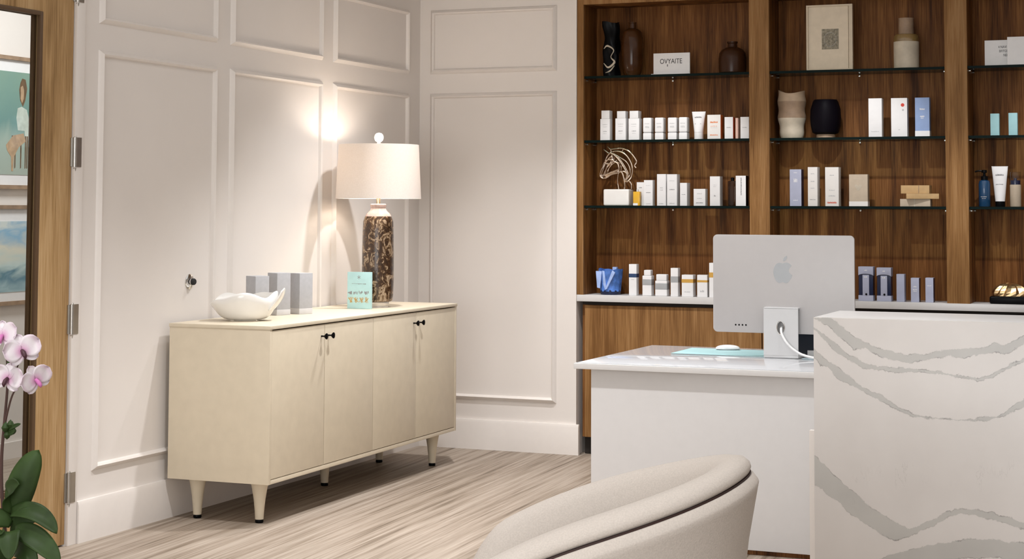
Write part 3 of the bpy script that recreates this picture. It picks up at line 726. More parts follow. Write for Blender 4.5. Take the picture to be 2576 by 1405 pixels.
MB().box(-.026, -.022, -.0006, 0, .045, .058).build('printed_text', M['inkk'], sg)

# third shelf, left bay
t = thing('horse_sculpture', 'wire horse head sculpture on a white block at the left of the third shelf', 'sculpture', (-3.279, 9.54, S3))
MB().box(-.078, .078, -.045, .045, 0, .094, .010, 3).build('block', M['ceramic'], t)
def hp(x, y): return ((x-298)*.000746+.0, (535-y)*.000755)     # layout sketch of the wire head, metres
hw = MB()
W_ = [([(300, 410), (290, 350), (297, 290), (320, 275), (340, 320), (350, 380), (345, 408)], .0), ([(400, 408), (398, 370), (375, 345), (350, 350)], .01),
      ([(295, 285), (230, 300), (190, 325), (160, 320), (152, 295), (165, 255), (190, 200), (210, 160), (235, 130)], -.012),
      ([(300, 262), (225, 290), (185, 305), (205, 255), (240, 215), (270, 200), (300, 215), (310, 255), (300, 280)], -.018),
      ([(235, 130), (270, 150), (310, 190), (345, 240), (370, 290), (365, 330), (345, 345)], -.010),
      ([(215, 140), (260, 120), (320, 125), (370, 160), (405, 220), (412, 280), (395, 330), (365, 352), (345, 340)], .0),
      ([(235, 130), (300, 165), (355, 200), (385, 250), (385, 300), (355, 340)], .012),
      ([(175, 250), (210, 195), (250, 160), (245, 200), (215, 235), (190, 310)], -.02), ([(195, 205), (225, 185), (270, 190), (240, 215), (205, 215)], -.022),
      ([(205, 85), (230, 110), (240, 150), (250, 190), (235, 220)], .006), ([(170, 105), (205, 130), (230, 145)], .012),
      ([(230, 105), (280, 100), (330, 98), (375, 115), (410, 145), (440, 185), (445, 205), (430, 230), (442, 248)], .0),
      ([(335, 100), (325, 125), (345, 130)], .006), ([(160, 300), (175, 325), (200, 318), (190, 300)], -.01), ([(310, 280), (345, 275), (375, 300)], .0)]
for pts, yo in W_:
    hw.tube([(*[hp(a, b_)[0]], yo, hp(a, b_)[1]) for a, b_ in pts], .0042, 8, smooth=5)
    if yo < 0: hw.tube([(hp(a, b_)[0], -yo+.004, hp(a, b_)[1]) for a, b_ in pts], .0036, 8, smooth=4)
hw.build('wire_head', M['rose'], t)
GB = 'cartons on the third shelf of the left bay'
T2 = ((.78, .02, .5, 'inkl'), (.5, .03, .5, 'ink'), (.06, .03, .5, 'inkl'))
pbox('carton', 'narrow white carton standing behind the small amber bottle', -3.162, -3.118, .134, S3, d=.03, yf=YF+.045, text=((.75, .04, .4, 'ink'),), group=GB)
t = thing('amber_vial', 'small amber yellow bottle at the front of the third shelf', 'bottle', (-3.150, YF+.02, S3))
MB().box(-.020, .020, -.017, .017, 0, .080, .003).build('bottle_body', M['yellow'], t)
MB().lathe([(.006, .08), (.006, .092), (.004, .093)], 14).build('dropper_neck', M['chrome'], t); MB().box(-.020, .008, -.0176, -.0168, .001, .014).build('bottle_label', M['paper'], t)
pbox('carton', 'white carton just right of the amber bottle', -3.104, -3.052, .145, S3, d=.045, text=T2, group=GB)
pbox('carton', 'tall white carton, left one of the touching tall pair on the third shelf', -3.026, -2.973, .179, S3, d=.05, text=((.55, .03, .3, 'inkl'), (.48, .03, .3, 'inkl'), (.05, .03, .5, 'inkl')), group=GB)
pbox('carton', 'tall white carton, right one of the touching tall pair on the third shelf', -2.967, -2.908, .178, S3, d=.06, text=T2, group=GB)
pbox('carton', 'medium white carton just right of the touching tall pair on the third shelf', -2.890, -2.849, .129, S3, d=.065, text=((.48, .03, .5, 'ink'),), group=GB)
pbox('carton', 'shortest white square carton in the middle of the third shelf', -2.81, -2.742, .095, S3, d=.05, text=((.7, .04, .4, 'inkl'), (.42, .04, .4, 'inkl'), (.15, .06, .6, 'ink')), group=GB)
pbox('carton', 'white carton with a ring emblem right of the shortest carton', -2.715, -2.657, .165, S3, d=.06, text=((.7, .015, .4, 'inkl'), (.64, .015, .3, 'inkl'), (.32, .05, .16, 'ink')), group=GB)
t = thing('dark_bottle', 'smoky dark translucent bottle near the right end of the third shelf', 'bottle', (-2.592, YF+.03, S3))
MB().box(-.022, .022, -.022, .022, 0, .140, .006, 3).build('bottle_body', M['smoke'], t); MB().lathe([(.010, .14), (.010, .157), (.006, .159)], 16).build('bottle_cap', M['black'], t)
o = pbox('carton', 'white carton with vertical black lettering against the wood divider', -2.566, -2.508, .168, S3+.0, d=.06, group=GB, side='black')
mb = MB(); q = random.Random(9); z = .06
while z < .155: a = q.uniform(.002, .006); mb.box(-.001, .004+q.uniform(0, .002), -.0006, 0, z, z+a); z += a+.0015
mb.build('printed_text', M['ink'], o)

# worktop, left bay
t = thing('blue_bag', 'dark pot wrapped in bright blue gathered cloth at the worktop left end', 'wrapped pot', (-3.325, 9.535, LZ))
MB().lathe([(.056, 0), (.058, .004), (.058, .028), (.05, .03)], 32).build('pot_base', M['navyd'], t)
P = []; cols = []
for i in range(15):
    s = i/14; row = []
    for q in range(48):
        a = 2*math.pi*q/48; rr = (.058+.012*s)*(1+.03*math.sin(6*a+1.2*s)*s+.02*math.sin(11*a))
        row.append(Vector((rr*math.cos(a), rr*math.sin(a), .018+.125*s+s**4*(.005*math.sin(2*a+2)+.002*math.sin(7*a)))))
    P.append(row)
M['bagb'] = mat('blue_cloth', (.08, .20, .58), .5, var=.5, scale=26); M['bagl'] = mat('pale_blue_cloth', (.34, .46, .78), .45, var=.15, scale=30)
mb = MB(); mb.grid(P, closed=True); mb.lathe([(0, .11), (.062, .12)], 32, cap=False); mb.build('cloth_wrap', M['bagb'], t)
mb = MB()
mb.prism([(-.060, .040), (-.042, .036), (-.030, .135), (-.068, .135)], -.066, -.058, bev=.002)
mb.prism([(-.012, .028), (.002, .034), (.052, .128), (.034, .140), (.012, .085)], -.073, -.063, bev=.002)
mb.prism([(-.022, .06), (-.012, .03), (-.004, .05), (-.014, .135), (-.028, .138)], -.069, -.060, bev=.002); mb.build('cloth_fold', M['bagl'], t)
MB().box(.020, .046, -.03, .0, .135, .158, .004).build('ribbon_knot', M['bagl'], t)
GC = 'white cosmetics with coloured bands on the worktop'
pbox('banded_carton', 'tall white carton with a navy band on the worktop, left bay', -3.194, -3.149, .177, LZ, d=.045, group=GC, bands=((.102, .123, 'navy'),), text=((.5, .02, .4, 'inkl'),))
def stepped(label, x0, x1, h1, cx0, cx1, h, b0, b1, bm_, d=.055):
    xc = (x0+x1)/2; w_ = x1-x0
    t = thing('cosmetic_bottle', label, 'bottle', (xc, YF, LZ), group=GC)
    MB().box(-w_/2, w_/2, 0, d, 0, h1, .004, 3).build('bottle_body', M['paper'], t)
    MB().box(cx0-xc, cx1-xc, .006, d-.006, h1+.0005, h, .005, 3).build('bottle_cap', M['paper'], t)
    MB().box(-w_/2-.0006, w_/2+.0006, -.0006, d+.0006, b0, b1, .004, 3).build('label_band', M[bm_], t)
stepped('white stepped bottle with grey band, narrower cap, on the worktop', -3.114, -3.060, .113, -3.107, -3.066, .145, .058, .095, 'silver')
stepped('wide white jar with broad grey band and white lid on the worktop', -3.038, -2.968, .086, -3.034, -2.972, .122, .035, .074, 'silver')
pbox('banded_carton', 'slim tall white carton with grey band, right of the wide jar', -2.946, -2.903, .159, LZ, d=.045, group=GC, bands=((.078, .112, 'silver'),))
pbox('banded_carton', 'squat white carton with gold band, wider of the two gold-banded squat ones', -2.881, -2.815, .122, LZ, d=.06, group=GC, bands=((.078, .098, 'gold'),), text=((.2, .04, .5, 'inkl'),))
pbox('banded_carton', 'squat white carton with gold band nearest the computer', -2.791, -2.733, .123, LZ, d=.045, group=GC, bands=((.082, .094, 'gold'),), text=((.22, .1, .4, 'inkl'),))
pbox('banded_carton', 'tall white carton with gold band half hidden behind the computer', -2.721, -2.656, .191, LZ, d=.05, group=GC, bands=((.110, .138, 'gold'),), text=((.8, .05, .2, 'inkl'),))

# middle bay
t = thing('framed_print', 'cream framed print with a small grey image leaning on the top shelf', 'framed print', (-2.04, 9.50, S1))
fr = MB()
for q in ((-.128, .128, 0, .010), (-.128, .128, .354, .364)): fr.box(q[0], q[1], 0, .026, q[2], q[3], .001)
for q in ((-.128, -.118), (.1075, .128)): fr.box(q[0], q[1], 0, .026, .010, .354, .001)
M['fcream'] = mat('cream_frame', (.62, .52, .39), .5); M['fmat'] = mat('cream_mat_board', (.70, .60, .465), .7, var=.04)
fr.build('frame', M['fcream'], t); boxobj('mat_board', M['fmat'], -.118, .1035, .010, .02, .010, .354, parent=t)
M['etch'] = mat('grey_etching', (.26, .23, .17), .7, var=.45, scale=90)
et = boxobj('print', M['etch'], -.043, .05, .0085, .0105, .118, .230, parent=t)
mb = MB()
for a in range(26):
    an = a*2*math.pi/26; mb.box(-.0035, .0035, .0078, .0088, -.0006, .0006, M=Matrix.Translation((.003+.033*math.cos(an), 0, .172+.038*math.sin(an))) @ Matrix.Rotation(-an+1.2, 4, 'Y'))
mb.build('etched_ring', M['inkl'], et)
t = thing('stoneware_bottle', 'two-tone stoneware bottle with wide brown glazed neck on the top shelf', 'vase', (-1.627, 9.54, S1))
MB().lathe([(.062, 0), (.067, .004), (.068, .145), (.0675, .147)], 40).build('vase_body', M['vpale'], t)
MB().lathe([(.0675, .147), (.0672, .176), (.060, .186), (.043, .190)], 40).build('glazed_shoulder', M['glaze'], t)
MB().lathe([(.041, .189), (.040, .268), (.0415, .276), (.037, .276), (.036, .2)], 32).build('neck', M['vtan'], t)
t = thing('wavy_vase', 'tall tan and cream banded pottery vase with a dipping rim', 'vase', (-2.262, 9.545, S2))
def wv(a, z0, z1, nm, mt, top=False):
    P = []
    for i in range(13):
        s = i/12; z = z0+(z1-z0)*s
        rr = .058+.018*min(1, z/.12)**.7+.003*math.sin(z*70)
        P.append([Vector((rr*math.cos(q*2*math.pi/40), rr*math.sin(q*2*math.pi/40), z+(s**3*(.010*math.cos(q*2*math.pi/40*2)-.004*math.cos(q*2*math.pi/40)) if top else 0))) for q in range(40)])
    m_ = MB(); m_.grid(P, closed=True)
    if z0 == 0: m_.lathe([(0, .001), (.058, .001)], 40, cap=False)
    if top: m_.lathe([(0, z1-.03), (.072, z1-.02)], 40, cap=False)
    m_.build(nm, M[mt], t)
wv(0, 0, .112, 'vase_base', 'vpale'); wv(0, .112, .205, 'vase_middle', 'vtan'); wv(0, .205, .258, 'vase_rim', 'vbody', True)
t = thing('black_vase', 'round black pottery vase on a short foot beside the banded vase', 'vase', (-2.075, 9.555, S2))
MB().lathe([(.05, .02), (.072, .03), (.082, .07), (.0845, .11), (.082, .16), (.070, .200), (.062, .212), (.058, .212), (.055, .18)], 44).build('vase_body', M['blackv'], t)
MB().lathe([(.052, 0), (.05, .02)], 36).build('vase_foot', M['vtan'], t)
GD = 'slim boxes on the second shelf of the middle bay'
pbox('slim_carton', 'plain white slim box, leftmost of three right of the black vase', -1.824, -1.752, .21, S2, d=.05, group=GD, text=((.13, .02, .6, 'inkl'),), yf=9.48)
o = pbox('slim_carton', 'white slim box with a red dot, middle of the three', -1.702, -1.616, .209, S2, d=.05, group=GD, text=((.17, .02, .1, 'inkl'),), yf=9.48)
MB().lathe([(0, 0), (.0095, 0), (.0095, .0006), (0, .0006)], 24, M=Matrix.Translation((.019, 0, .171)) @ Matrix.Rotation(R(90), 4, 'X')).build('red_dot', M['reddot'], o)
MB().lathe([(.0035, 0), (.005, 0), (.005, .0006), (.0035, .0006)], 20, M=Matrix.Translation((.021, 0, .144)) @ Matrix.Rotation(R(90), 4, 'X')).build('printed_ring', M['inkl'], o)
o = pbox('slim_carton', 'periwinkle blue slim box, rightmost of the three', -1.574, -1.498, .209, S2, 'blue', d=.05, group=GD, text=((.68, .05, .35, 'paper'), (.5, .04, .3, 'paper'), (.46, .03, .2, 'paper')), yf=9.48)
MB().box(-.0385, .0385, -.0007, .0507, .001, .030).build('label_band', M['paper'], o)
GE = 'boxes on the third shelf of the middle bay'
pbox('carton', 'lavender box with dark sides at the left of the third shelf', -2.261, -2.196, .202, S3, 'lav', .06, side='navyd', group=GE, text=((.90, .02, .3, 'paper'), (.65, .10, .3, 'paper'), (.15, .02, .4, 'paper')), yf=9.48)
pbox('carton', 'tall white box next to the lavender box', -2.16, -2.107, .214, S3, 'paper2', .065, group=GE, text=((.82, .02, .4, 'inkl'), (.62, .03, .4, 'inkl'), (.45, .02, .4, 'inkl'), (.16, .02, .6, 'ink')), yf=9.48)
pbox('carton', 'white box with a red printed line near its foot', -2.064, -1.99, .213, S3, 'paper2', .065, group=GE, text=((.78, .03, .3, 'inkl'), (.4, .02, .4, 'inkl'), (.25, .03, .5, 'inkl'), (.07, .05, .7, 'red')), yf=9.48)
o = pbox('carton', 'tan heart-printed box with a white foot band', -1.933, -1.832, .173, S3, 'tan', .05, group=GE, text=((.84, .03, .5, 'vpale'),), yf=9.48)
MB().box(-.0508, .0508, -.0007, .0507, .0005, .026).build('label_band', M['paper2'], o)
MB().prism([(0, .082), (.020, .106), (.018, .116), (.008, .118), (0, .110), (-.008, .118), (-.018, .116), (-.020, .106)], -.0008, 0).build('printed_heart', M['vpale'], o)
GF = 'kraft wrapped packets stacked on the third shelf'
o = pbox('packet', 'pale kraft packet at the bottom of the stack', -1.66, -1.50, .040, S3, 'tan', .07, cat='packet', group=GF, yf=9.49); boxobj('paper_band', M['vpale'], -.006, .0, -.0008, .0708, 0, .0405, parent=o)
o = pbox('packet', 'crooked kraft packet in the middle of the stack', -1.622, -1.452, .028, S3+.0405, 'kraft', .07, cat='packet', group=GF, yf=9.475, rz=R(12))
o = pbox('packet', 'kraft packet with a seam on top of the stack', -1.655, -1.503, .044, S3+.069, 'kraft', .07, cat='packet', group=GF, yf=9.485, rz=R(-2)); boxobj('paper_band', M['vtan'], .018, .021, -.0008, .0708, 0, .0445, parent=o)
def device(label, x0, x1, h):
    xc = (x0+x1)/2; w_ = x1-x0
    t = thing('boxed_device', label, 'boxed device', (xc, YF, LZ), group='boxed devices on the middle worktop')
    boxobj('box_body', M['navyd'], -w_/2+.001, w_/2-.001, .004, .058, .002, h-.006, .003, parent=t)
    # cap with an arched lower edge
    poly = [(-w_/2, h), (w_/2, h), (w_/2, h*.735)]+[(w_/2*math.cos(a), h*.735+.010*math.sin(a)) for a in [math.pi*q/10 for q in range(1, 10)]]+[(-w_/2, h*.735)]
    MB().prism(poly, 0, .06, bev=.0012).build('box_cap', M['lav'], t)
    MB().box(-w_/2, w_/2, 0, .06, 0, .030, .0015).build('box_base', M['lav'], t)
    st = MB().box(-.017, .018, -.001, .006, .030, h*.76, .0015).build('front_strip', M['lav'], t)
    MB().lathe([(0, 0), (.0055, 0), (.0055, .002), (0, .002)], 20, M=Matrix.Translation((.003, -.001, .036)) @ Matrix.Rotation(R(90), 4, 'X')).build('button', M['black'], st)
    mb = MB(); text_rows(mb, .014, h*.88, .006, -.0002, 2); text_rows(mb, .016, h*.68, .008, -.0012, 5); mb.build('printed_text', M['paper'], t)
device('lavender and navy boxed device nearest the computer', -1.886, -1.806, .184)
device('lavender and navy boxed device beside the plain lavender box', -1.787, -1.710, .180)
GG = 'plain lavender boxes on the middle worktop'
pbox('carton', 'tallest plain lavender box on the middle worktop', -1.681, -1.639, .147, LZ, 'lav', .05, group=GG)
pbox('carton', 'short lavender box with pale print, middle one of the row', -1.605, -1.561, .128, LZ, 'lav', .05, side='navyd', group=GG, text=((.62, .05, .4, 'paper'), (.5, .04, .5, 'paper'), (.44, .03, .4, 'paper')))
pbox('carton', 'short lavender box with a dark side at the right end of the row', -1.528, -1.486, .130, LZ, 'lav', .05, side='navyd', group=GG, text=((.66, .04, .5, 'paper'),))

# right bay
o = pbox('display_card', 'white card with three lines of black lettering on the top right shelf', -1.208, -1.075, .137, S1, 'paper', .012, cat='sign', yf=9.50)
for k, (s_, xx) in enumerate((('4 NAVI', .026), ('BFITGS', .030), ('NED', .044))): letters(s_, .019, M['inkk'], o, (xx, -.0004, .094-.022*k), .75)
pbox('carton', 'white box overlapping the lettered card at the photo edge', -1.085, -.954, .147, S1, 'paper', .05, yf=9.445)
GH = 'small teal boxes on the second right shelf'
pbox('carton', 'small pale teal box, left one of the pair', -1.18, -1.135, .116, S2, 'teal', .035, group=GH); pbox('carton', 'small pale teal box, right one of the pair', -1.087, -1.042, .118, S2, 'teal', .035, group=GH)
t = thing('pump_bottle', 'dark blue pump bottle on the third right shelf', 'bottle', (-1.219, 9.51, S3))
M['pumpb'] = mat('deep_blue_plastic', (.008, .045, .11), .25, coat=.4)
MB().lathe([(.027, 0), (.030, .004), (.0305, .12), (.026, .136), (.014, .142)], 32).build('bottle_body', M['pumpb'], t)
pm = MB(); pm.lathe([(.018, .141), (.018, .160), (.008, .163), (.006, .178), (.014, .180), (.014, .193), (.004, .195)], 20)
pm.tube([(0, 0, .188), (-.03, -.004, .189), (-.048, -.006, .184)], .0042, 8); pm.build('pump', M['black'], t)
mb = MB(); text_rows(mb, .03, .05, .004, -.031, 6); text_rows(mb, .02, .042, .003, -.031, 7); mb.build('printed_text', M['inkl'], t)
tube_thing('silver white tube on a black cap beside the pump bottle', -1.139, S3, .084, .050, .211, 'black', 'paper', .028, y=9.51)
t = thing('clear_cap_bottle', 'beige bottle with navy collar and clear cap at the photo edge', 'bottle', (-1.06, 9.51, S3))
MB().lathe([(.026, 0), (.0285, .003), (.0285, .114), (.026, .116)], 32).build('bottle_body', M['tan'], t)
MB().lathe([(.025, .116), (.025, .138), (.008, .140), (.008, .150)], 28).build('collar', M['navyd'], t)
MB().lathe([(.0285, .117), (.0285, .180), (.026, .183), (0, .183)], 32).build('clear_cap', M['clear'], t)
t = thing('gold_ornament', 'ribbed gold dome ornament on a black base, on the worktop under the right bay', 'ornament', (-1.10, 9.55, LZ))
MB().box(-.098, .098, -.07, .07, 0, .040, .012, 3).build('base', M['black'], t)
P = []; gr = random.Random(4)
ph = [gr.uniform(-.10, .10) for _ in range(26)]
for i in range(8):
    s_ = i/7*math.pi/2; row = []
    for q in range(26):
        an = 2*math.pi*q/26+ph[q]*(1-i/9)+.25*i/7; pl = 1+.09*(1 if q % 2 else -1)*math.sin(math.pi*min(1, i/6))**.7
        row.append(Vector((.090*math.cos(s_)*pl*math.cos(an), .066*math.cos(s_)*pl*math.sin(an), .0405+.066*math.sin(s_)*(1+.03*(q % 2)))))
    P.append(row)
m = MB(); m.grid(P, closed=True)
m.build('gold_dome', M['gilt'], t, smooth=False)

# ------------------------------------------------------------------ reception desk, counter, computer
DK = thing('reception_desk', 'white reception desk with glossy pale top in front of the cabinets', 'desk', (-2.59, 6.95, 0))
def dk(name, m_, x0, x1, y0, y1, z0, z1, bev=.002): return boxobj(name, m_, x0+2.59, x1+2.59, y0-6.95, y1-6.95, z0, z1, bev, parent=DK)
dk('desktop', M['quartz'], -2.59, -.3, 6.95, 8.0, .727, .751, .003); dk('glass_overlay', M['gloss'], -2.578, -.31, 6.962, 7.99, .751, .7535, .0008)
dk('front_panel', M['white'], -2.529, -.3, 7.0, 7.03, .02, .727); dk('end_panel', M['white'], -2.529, -2.505, 7.03, 7.93, .02, .727); dk('toe_kick', M['walnut'], -2.5, -.3, 7.02, 7.04, 0, .02, 0)
CT = thing('transaction_counter', 'tall white counter with grey-veined waterfall front beside the desk', 'counter', (-1.241, 5.513, 0))
ct = MB(); ct.box(0, 2.2, 0, .02, 0, 1.059, .0008); ct.build('veined_front', M['marble'], CT)
boxobj('counter_top', M['quartz'], 0, 2.2, .0205, .395, 1.036, 1.06, .002, parent=CT)
boxobj('counter_body', M['white'], .006, 2.2, .0205, .36, 0, 1.0355, 0, parent=CT)
struct('trim_20', M['trim'], (-1.262, -1.2415, 5.535, 5.56, 0, .70))

DT = .7535+G_
ic = thing('desktop_computer', 'large silver desktop computer seen from behind on the desk', 'computer', (-1.837, 7.52, DT))
hs = MB(); hs.box(-.317, .317, .040, .052, .104, .535, .0055, 3)
# rounded corners: cut the corners with a bevel on the vertical-plane corners
ob = hs.build('housing', M['alu'], ic)
bm = bmesh.new(); rc = .020; W2, Z0, Z1 = .316, .104, .535
poly = []
for (cx_, cz_, a0) in ((W2-rc, Z1-rc, 0), (-W2+rc, Z1-rc, 90), (-W2+rc, Z0+rc, 180), (W2-rc, Z0+rc, 270)):
    for q in range(9): a = R(a0+q*11.25); poly.append((cx_+rc*math.cos(a), cz_+rc*math.sin(a)))
bm.free(); bpy.data.objects.remove(ob)
MB().prism(poly, .040, .0525, bev=.0018).build('housing', M['alu'], ic)
sc_ = .988
MB().prism([(a*sc_, .3195+(b_-.3195)*sc_) for a, b_ in poly], .0525, .0532).build('display_panel', M['screen'], ic)
# bitten-fruit emblem
def emb():
    pts = []
    for (x, z) in ((0, .079), (.012, .083), (.024, .083), (.036, .076), (.041, .069), (.033, .060), (.029, .049), (.031, .038), (.038, .030), (.044, .027), (.040, .014), (.032, .002), (.022, -.008), (.013, -.010), (.0, -.006), (-.013, -.010), (-.023, -.007), (-.033, .004), (-.040, .020), (-.043, .038), (-.041, .056), (-.033, .072), (-.022, .081), (-.010, .082)): pts.append(Vector((x, z, 0)))
    cl = catmull(pts+[pts[0]], 4); return [(p.x, p.y) for p in cl[:-1]]
k_ = .96; ZE = 1.088-DT
mb = MB(); mb.prism([(x*k_, z*k_+ZE) for x, z in emb()], .0393, .0402)
lf = [(.002, .091), (.004, .101), (.010, .110), (.020, .116), (.021, .106), (.017, .097), (.009, .091)]
mb.prism([(x*k_, z*k_+ZE) for x, z in lf], .0393, .0402); mb.build('emblem', M['alud'], ic, smooth=False)
mb = MB()
for q in range(4): mb.prism([(-.213+q*.0155+.0045*math.cos(a)*.8, .137+.0062*math.sin(a)*.62) for a in [2*math.pi*i/16 for i in range(16)]], .0392, .0402)
mb.build('ports', M['black'], ic, smooth=False)
st = MB()
# stand: a bent sheet with an oval cable hole
hole = [(.0+.016*math.cos(a), .132+.029*math.sin(a)) for a in [2*math.pi*i/28 for i in range(28)]]
def ring_plate(x0, x1, z0, z1, hl, y0, y1):
    t_ = bmesh.new(); n_ = len(hl); outer = []
    cx_, cz_ = sum(p[0] for p in hl)/n_, sum(p[1] for p in hl)/n_
    for (x, z) in hl:
        dx, dz = x-cx_, z-cz_; s_ = min(((x1 if dx > 0 else x0)-cx_)/dx if abs(dx) > 1e-6 else 9e9, ((z1 if dz > 0 else z0)-cz_)/dz if abs(dz) > 1e-6 else 9e9); outer.append((cx_+dx*s_, cz_+dz*s_))
    for cn in ((x0, z0), (x1, z0), (x1, z1), (x0, z1)):
        j = min(range(n_), key=lambda i: (outer[i][0]-cn[0])**2+(outer[i][1]-cn[1])**2); outer[j] = cn
    R_ = [[t_.verts.new((p[0], y, p[1])) for p in ring] for (ring, y) in ((outer, y0), (hl, y0), (hl, y1), (outer, y1), )]
    R_.append(R_[0])
    for a_, b_ in zip(R_, R_[1:]):
        for i in range(n_): t_.faces.new((a_[i], a_[(i+1) % n_], b_[(i+1) % n_], b_[i]))
    bmesh.ops.recalc_face_normals(t_, faces=t_.faces); return t_
st.add(ring_plate(-.0765, .0765, .012, .216, hole, 0, .008))
st.box(-.0765, .0765, 0, .044, .212, .220, .003); st.box(-.0775, .0775, 0, .13, 0, .0125, .004)
st.build('stand', M['stand'], ic)
rg = MB(); rg.tube([(.0165*math.cos(a), -.001, .132+.0295*math.sin(a)) for a in [2*math.pi*i/24 for i in range(25)]], .0022, 8, smooth=0); rg.build('cable_ring', M['chrome'], ic)
cb = MB(); cb.tube([(0, .035, .136), (.002, .0, .128), (.008, -.012, .105), (.03, -.02, .070), (.06, -.022, .042), (.11, -.03, .018), (.20, -.05, .0065), (.36, -.10, .0065)], .0055, 10)
tag(cb.build('power_cable', M['cable'], ic), None)
o = tag(MB().box(-.275, .165, -.165, .165, 0, .002, .0006).build('desk_mat', M['pad']), 'pale teal desk mat lying on the desk beside the computer', 'desk mat'); o.location = (-2.075, 7.725, DT)
t = thing('computer_mouse', 'white low-profile computer mouse on the teal mat', 'mouse', (-2.165, 7.845, DT+.0024), R(20))
P = []
for i in range(15):
    s = i/14*math.pi; P.append([Vector((.056*math.cos(s)*(1), .030*math.sin(s)**.6*math.cos(a) if math.sin(s) > 0 else 0, .004+.019*max(0, math.sin(s))**.75*max(0, math.sin(a))**.8)) for a in [math.pi*q/14 for q in range(15)]])
MB().grid(P).build('mouse_shell', M['mous'], t)
P2 = [(.052*math.cos(a), .027*math.sin(a)) for a in [2*math.pi*q/32 for q in range(32)]]
MB().prism(P2, 0, .0045, 'z').build('mouse_base', M['silver'], t)
o = tag(MB().box(-.055, .35, -.008, .008, 0, .095, .002).build('dark_screen', M['screen']), 'dark grey screen panel showing behind the computer stand', 'screen'); o.location = (-1.755, 7.72, DT)
o.location.z = DT
t = thing('document_tray', 'pale blue acrylic tray on the desk beside the computer stand', 'tray', (-1.563, 7.47, DT))
M['tray'] = mat('pale_blue_acrylic', (.50, .62, .67), .15, coat=.5)
boxobj('tray_floor', M['tray'], -.18, .25, .035, .15, 0, .004, .001, parent=t); boxobj('tray_back', M['white'], -.18, .25, .15, .155, .0, .03, .001, parent=t)

# ------------------------------------------------------------------ tub chair in the foreground
CH = (-1.405, 3.904, 3.449, .33, .388, .351, 1.904, .806, .704, .688, .500, -.112)
ch = thing('tub_chair', 'cream upholstered tub chair with rounded padded back in the foreground', 'armchair', (CH[0], CH[1], 0), CH[2])
def plan(t, inset):
    W, Lb, La, nn = CH[3]-inset, CH[4]-inset, CH[5], CH[6]
    s = t*1.6
    if abs(s) <= 1:
        th = s*math.pi/2; u_ = -Lb*max(0, math.cos(th))**(2/nn); v_ = W*math.copysign(abs(math.sin(th))**(2/nn), th)
    else: u_, v_ = (abs(s)-1)*La/.6, math.copysign(W, s)
    fr_ = max(0, min(1, (u_+CH[4])/(CH[4]+La)))
    v_ *= 1-CH[11]*fr_**2
    h0, h1, h2, h3 = CH[7:11]
    hd = .11*max(0, (fr_-.84)/.16)**2
    return u_, v_, -hd+h0*(1-fr_)**3+3*h1*fr_*(1-fr_)**2+3*h2*fr_*fr_*(1-fr_)+h3*fr_**3
def sweep(prof, name, mt, nT=97):
    P = []
    for i in range(nT):
        t = -1+2*i/(nT-1); row = []
        for (ins, dz, absz) in prof:
            u_, v_, h_ = plan(t, ins); row.append(Vector((u_, v_, absz if absz is not None else h_+dz)))
        P.append(row)
    m = MB(); m.grid(P)
    for row in (P[0], P[-1]):
        tt = bmesh.new(); tt.faces.new([tt.verts.new(p) for p in row]); m.add(tt)
    bmesh.ops.remove_doubles(m.bm, verts=m.bm.verts, dist=1e-5); bmesh.ops.recalc_face_normals(m.bm, faces=m.bm.faces)
    return m.build(name, mt, ch, angle=60)
sweep([(.10, 0, .20), (.085, 0, .24), (.06, 0, .34), (.025, -.16, None), (.004, -.05, None), (.001, -.036, None), (.003, -.030, None), (.014, -.011, None), (.018, -.009, None), (.0225, -.012, None), (.024, -.03, None), (.03, -.2, None), (.06, 0, .30), (.10, 0, .20), (.10, 0, .20)], 'outer_shell', M['cfab'])
sweep([(.0195, -.022, None), (.0195, -.0045, None), (.034, -.0045, None), (.034, -.06, None)], 'seam', M['seam'])
sweep([(.036, -.06, None), (.030, -.005, None), (.022, -.002, None), (.019, .005, None), (.022, .016, None), (.034, .030, None), (.056, .040, None), (.082, .043, None), (.106, .036, None), (.128, .014, None), (.141, -.03, None), (.146, -.09, None), (.146, 0, .42), (.10, 0, .36), (.06, 0, .36)], 'back_pad', M['cfab'])
P = []
for i in range(25):
    t = -1+2*i/24
    pts = [plan(t, .15)[:2]]
    P.append((pts[0][0], pts[0][1]))
mb = MB(); mb.prism(P, .34, .44, 'z', bev=.02); mb.build('seat_cushion', M['cfab'], ch)
mb = MB(); mb.prism([plan(-1+2*i/24, .11)[:2] for i in range(25)], .20, .335, 'z'); mb.build('seat_base', M['cfab'], ch)
for (x, y) in ((-.2, -.14), (-.2, .14), (.2, -.19), (.2, .19)):
    MB().lathe([(.012, 0), (.016, .02), (.022, .21)], 18, (x, y, 0)).build('leg', M['oak'], ch)

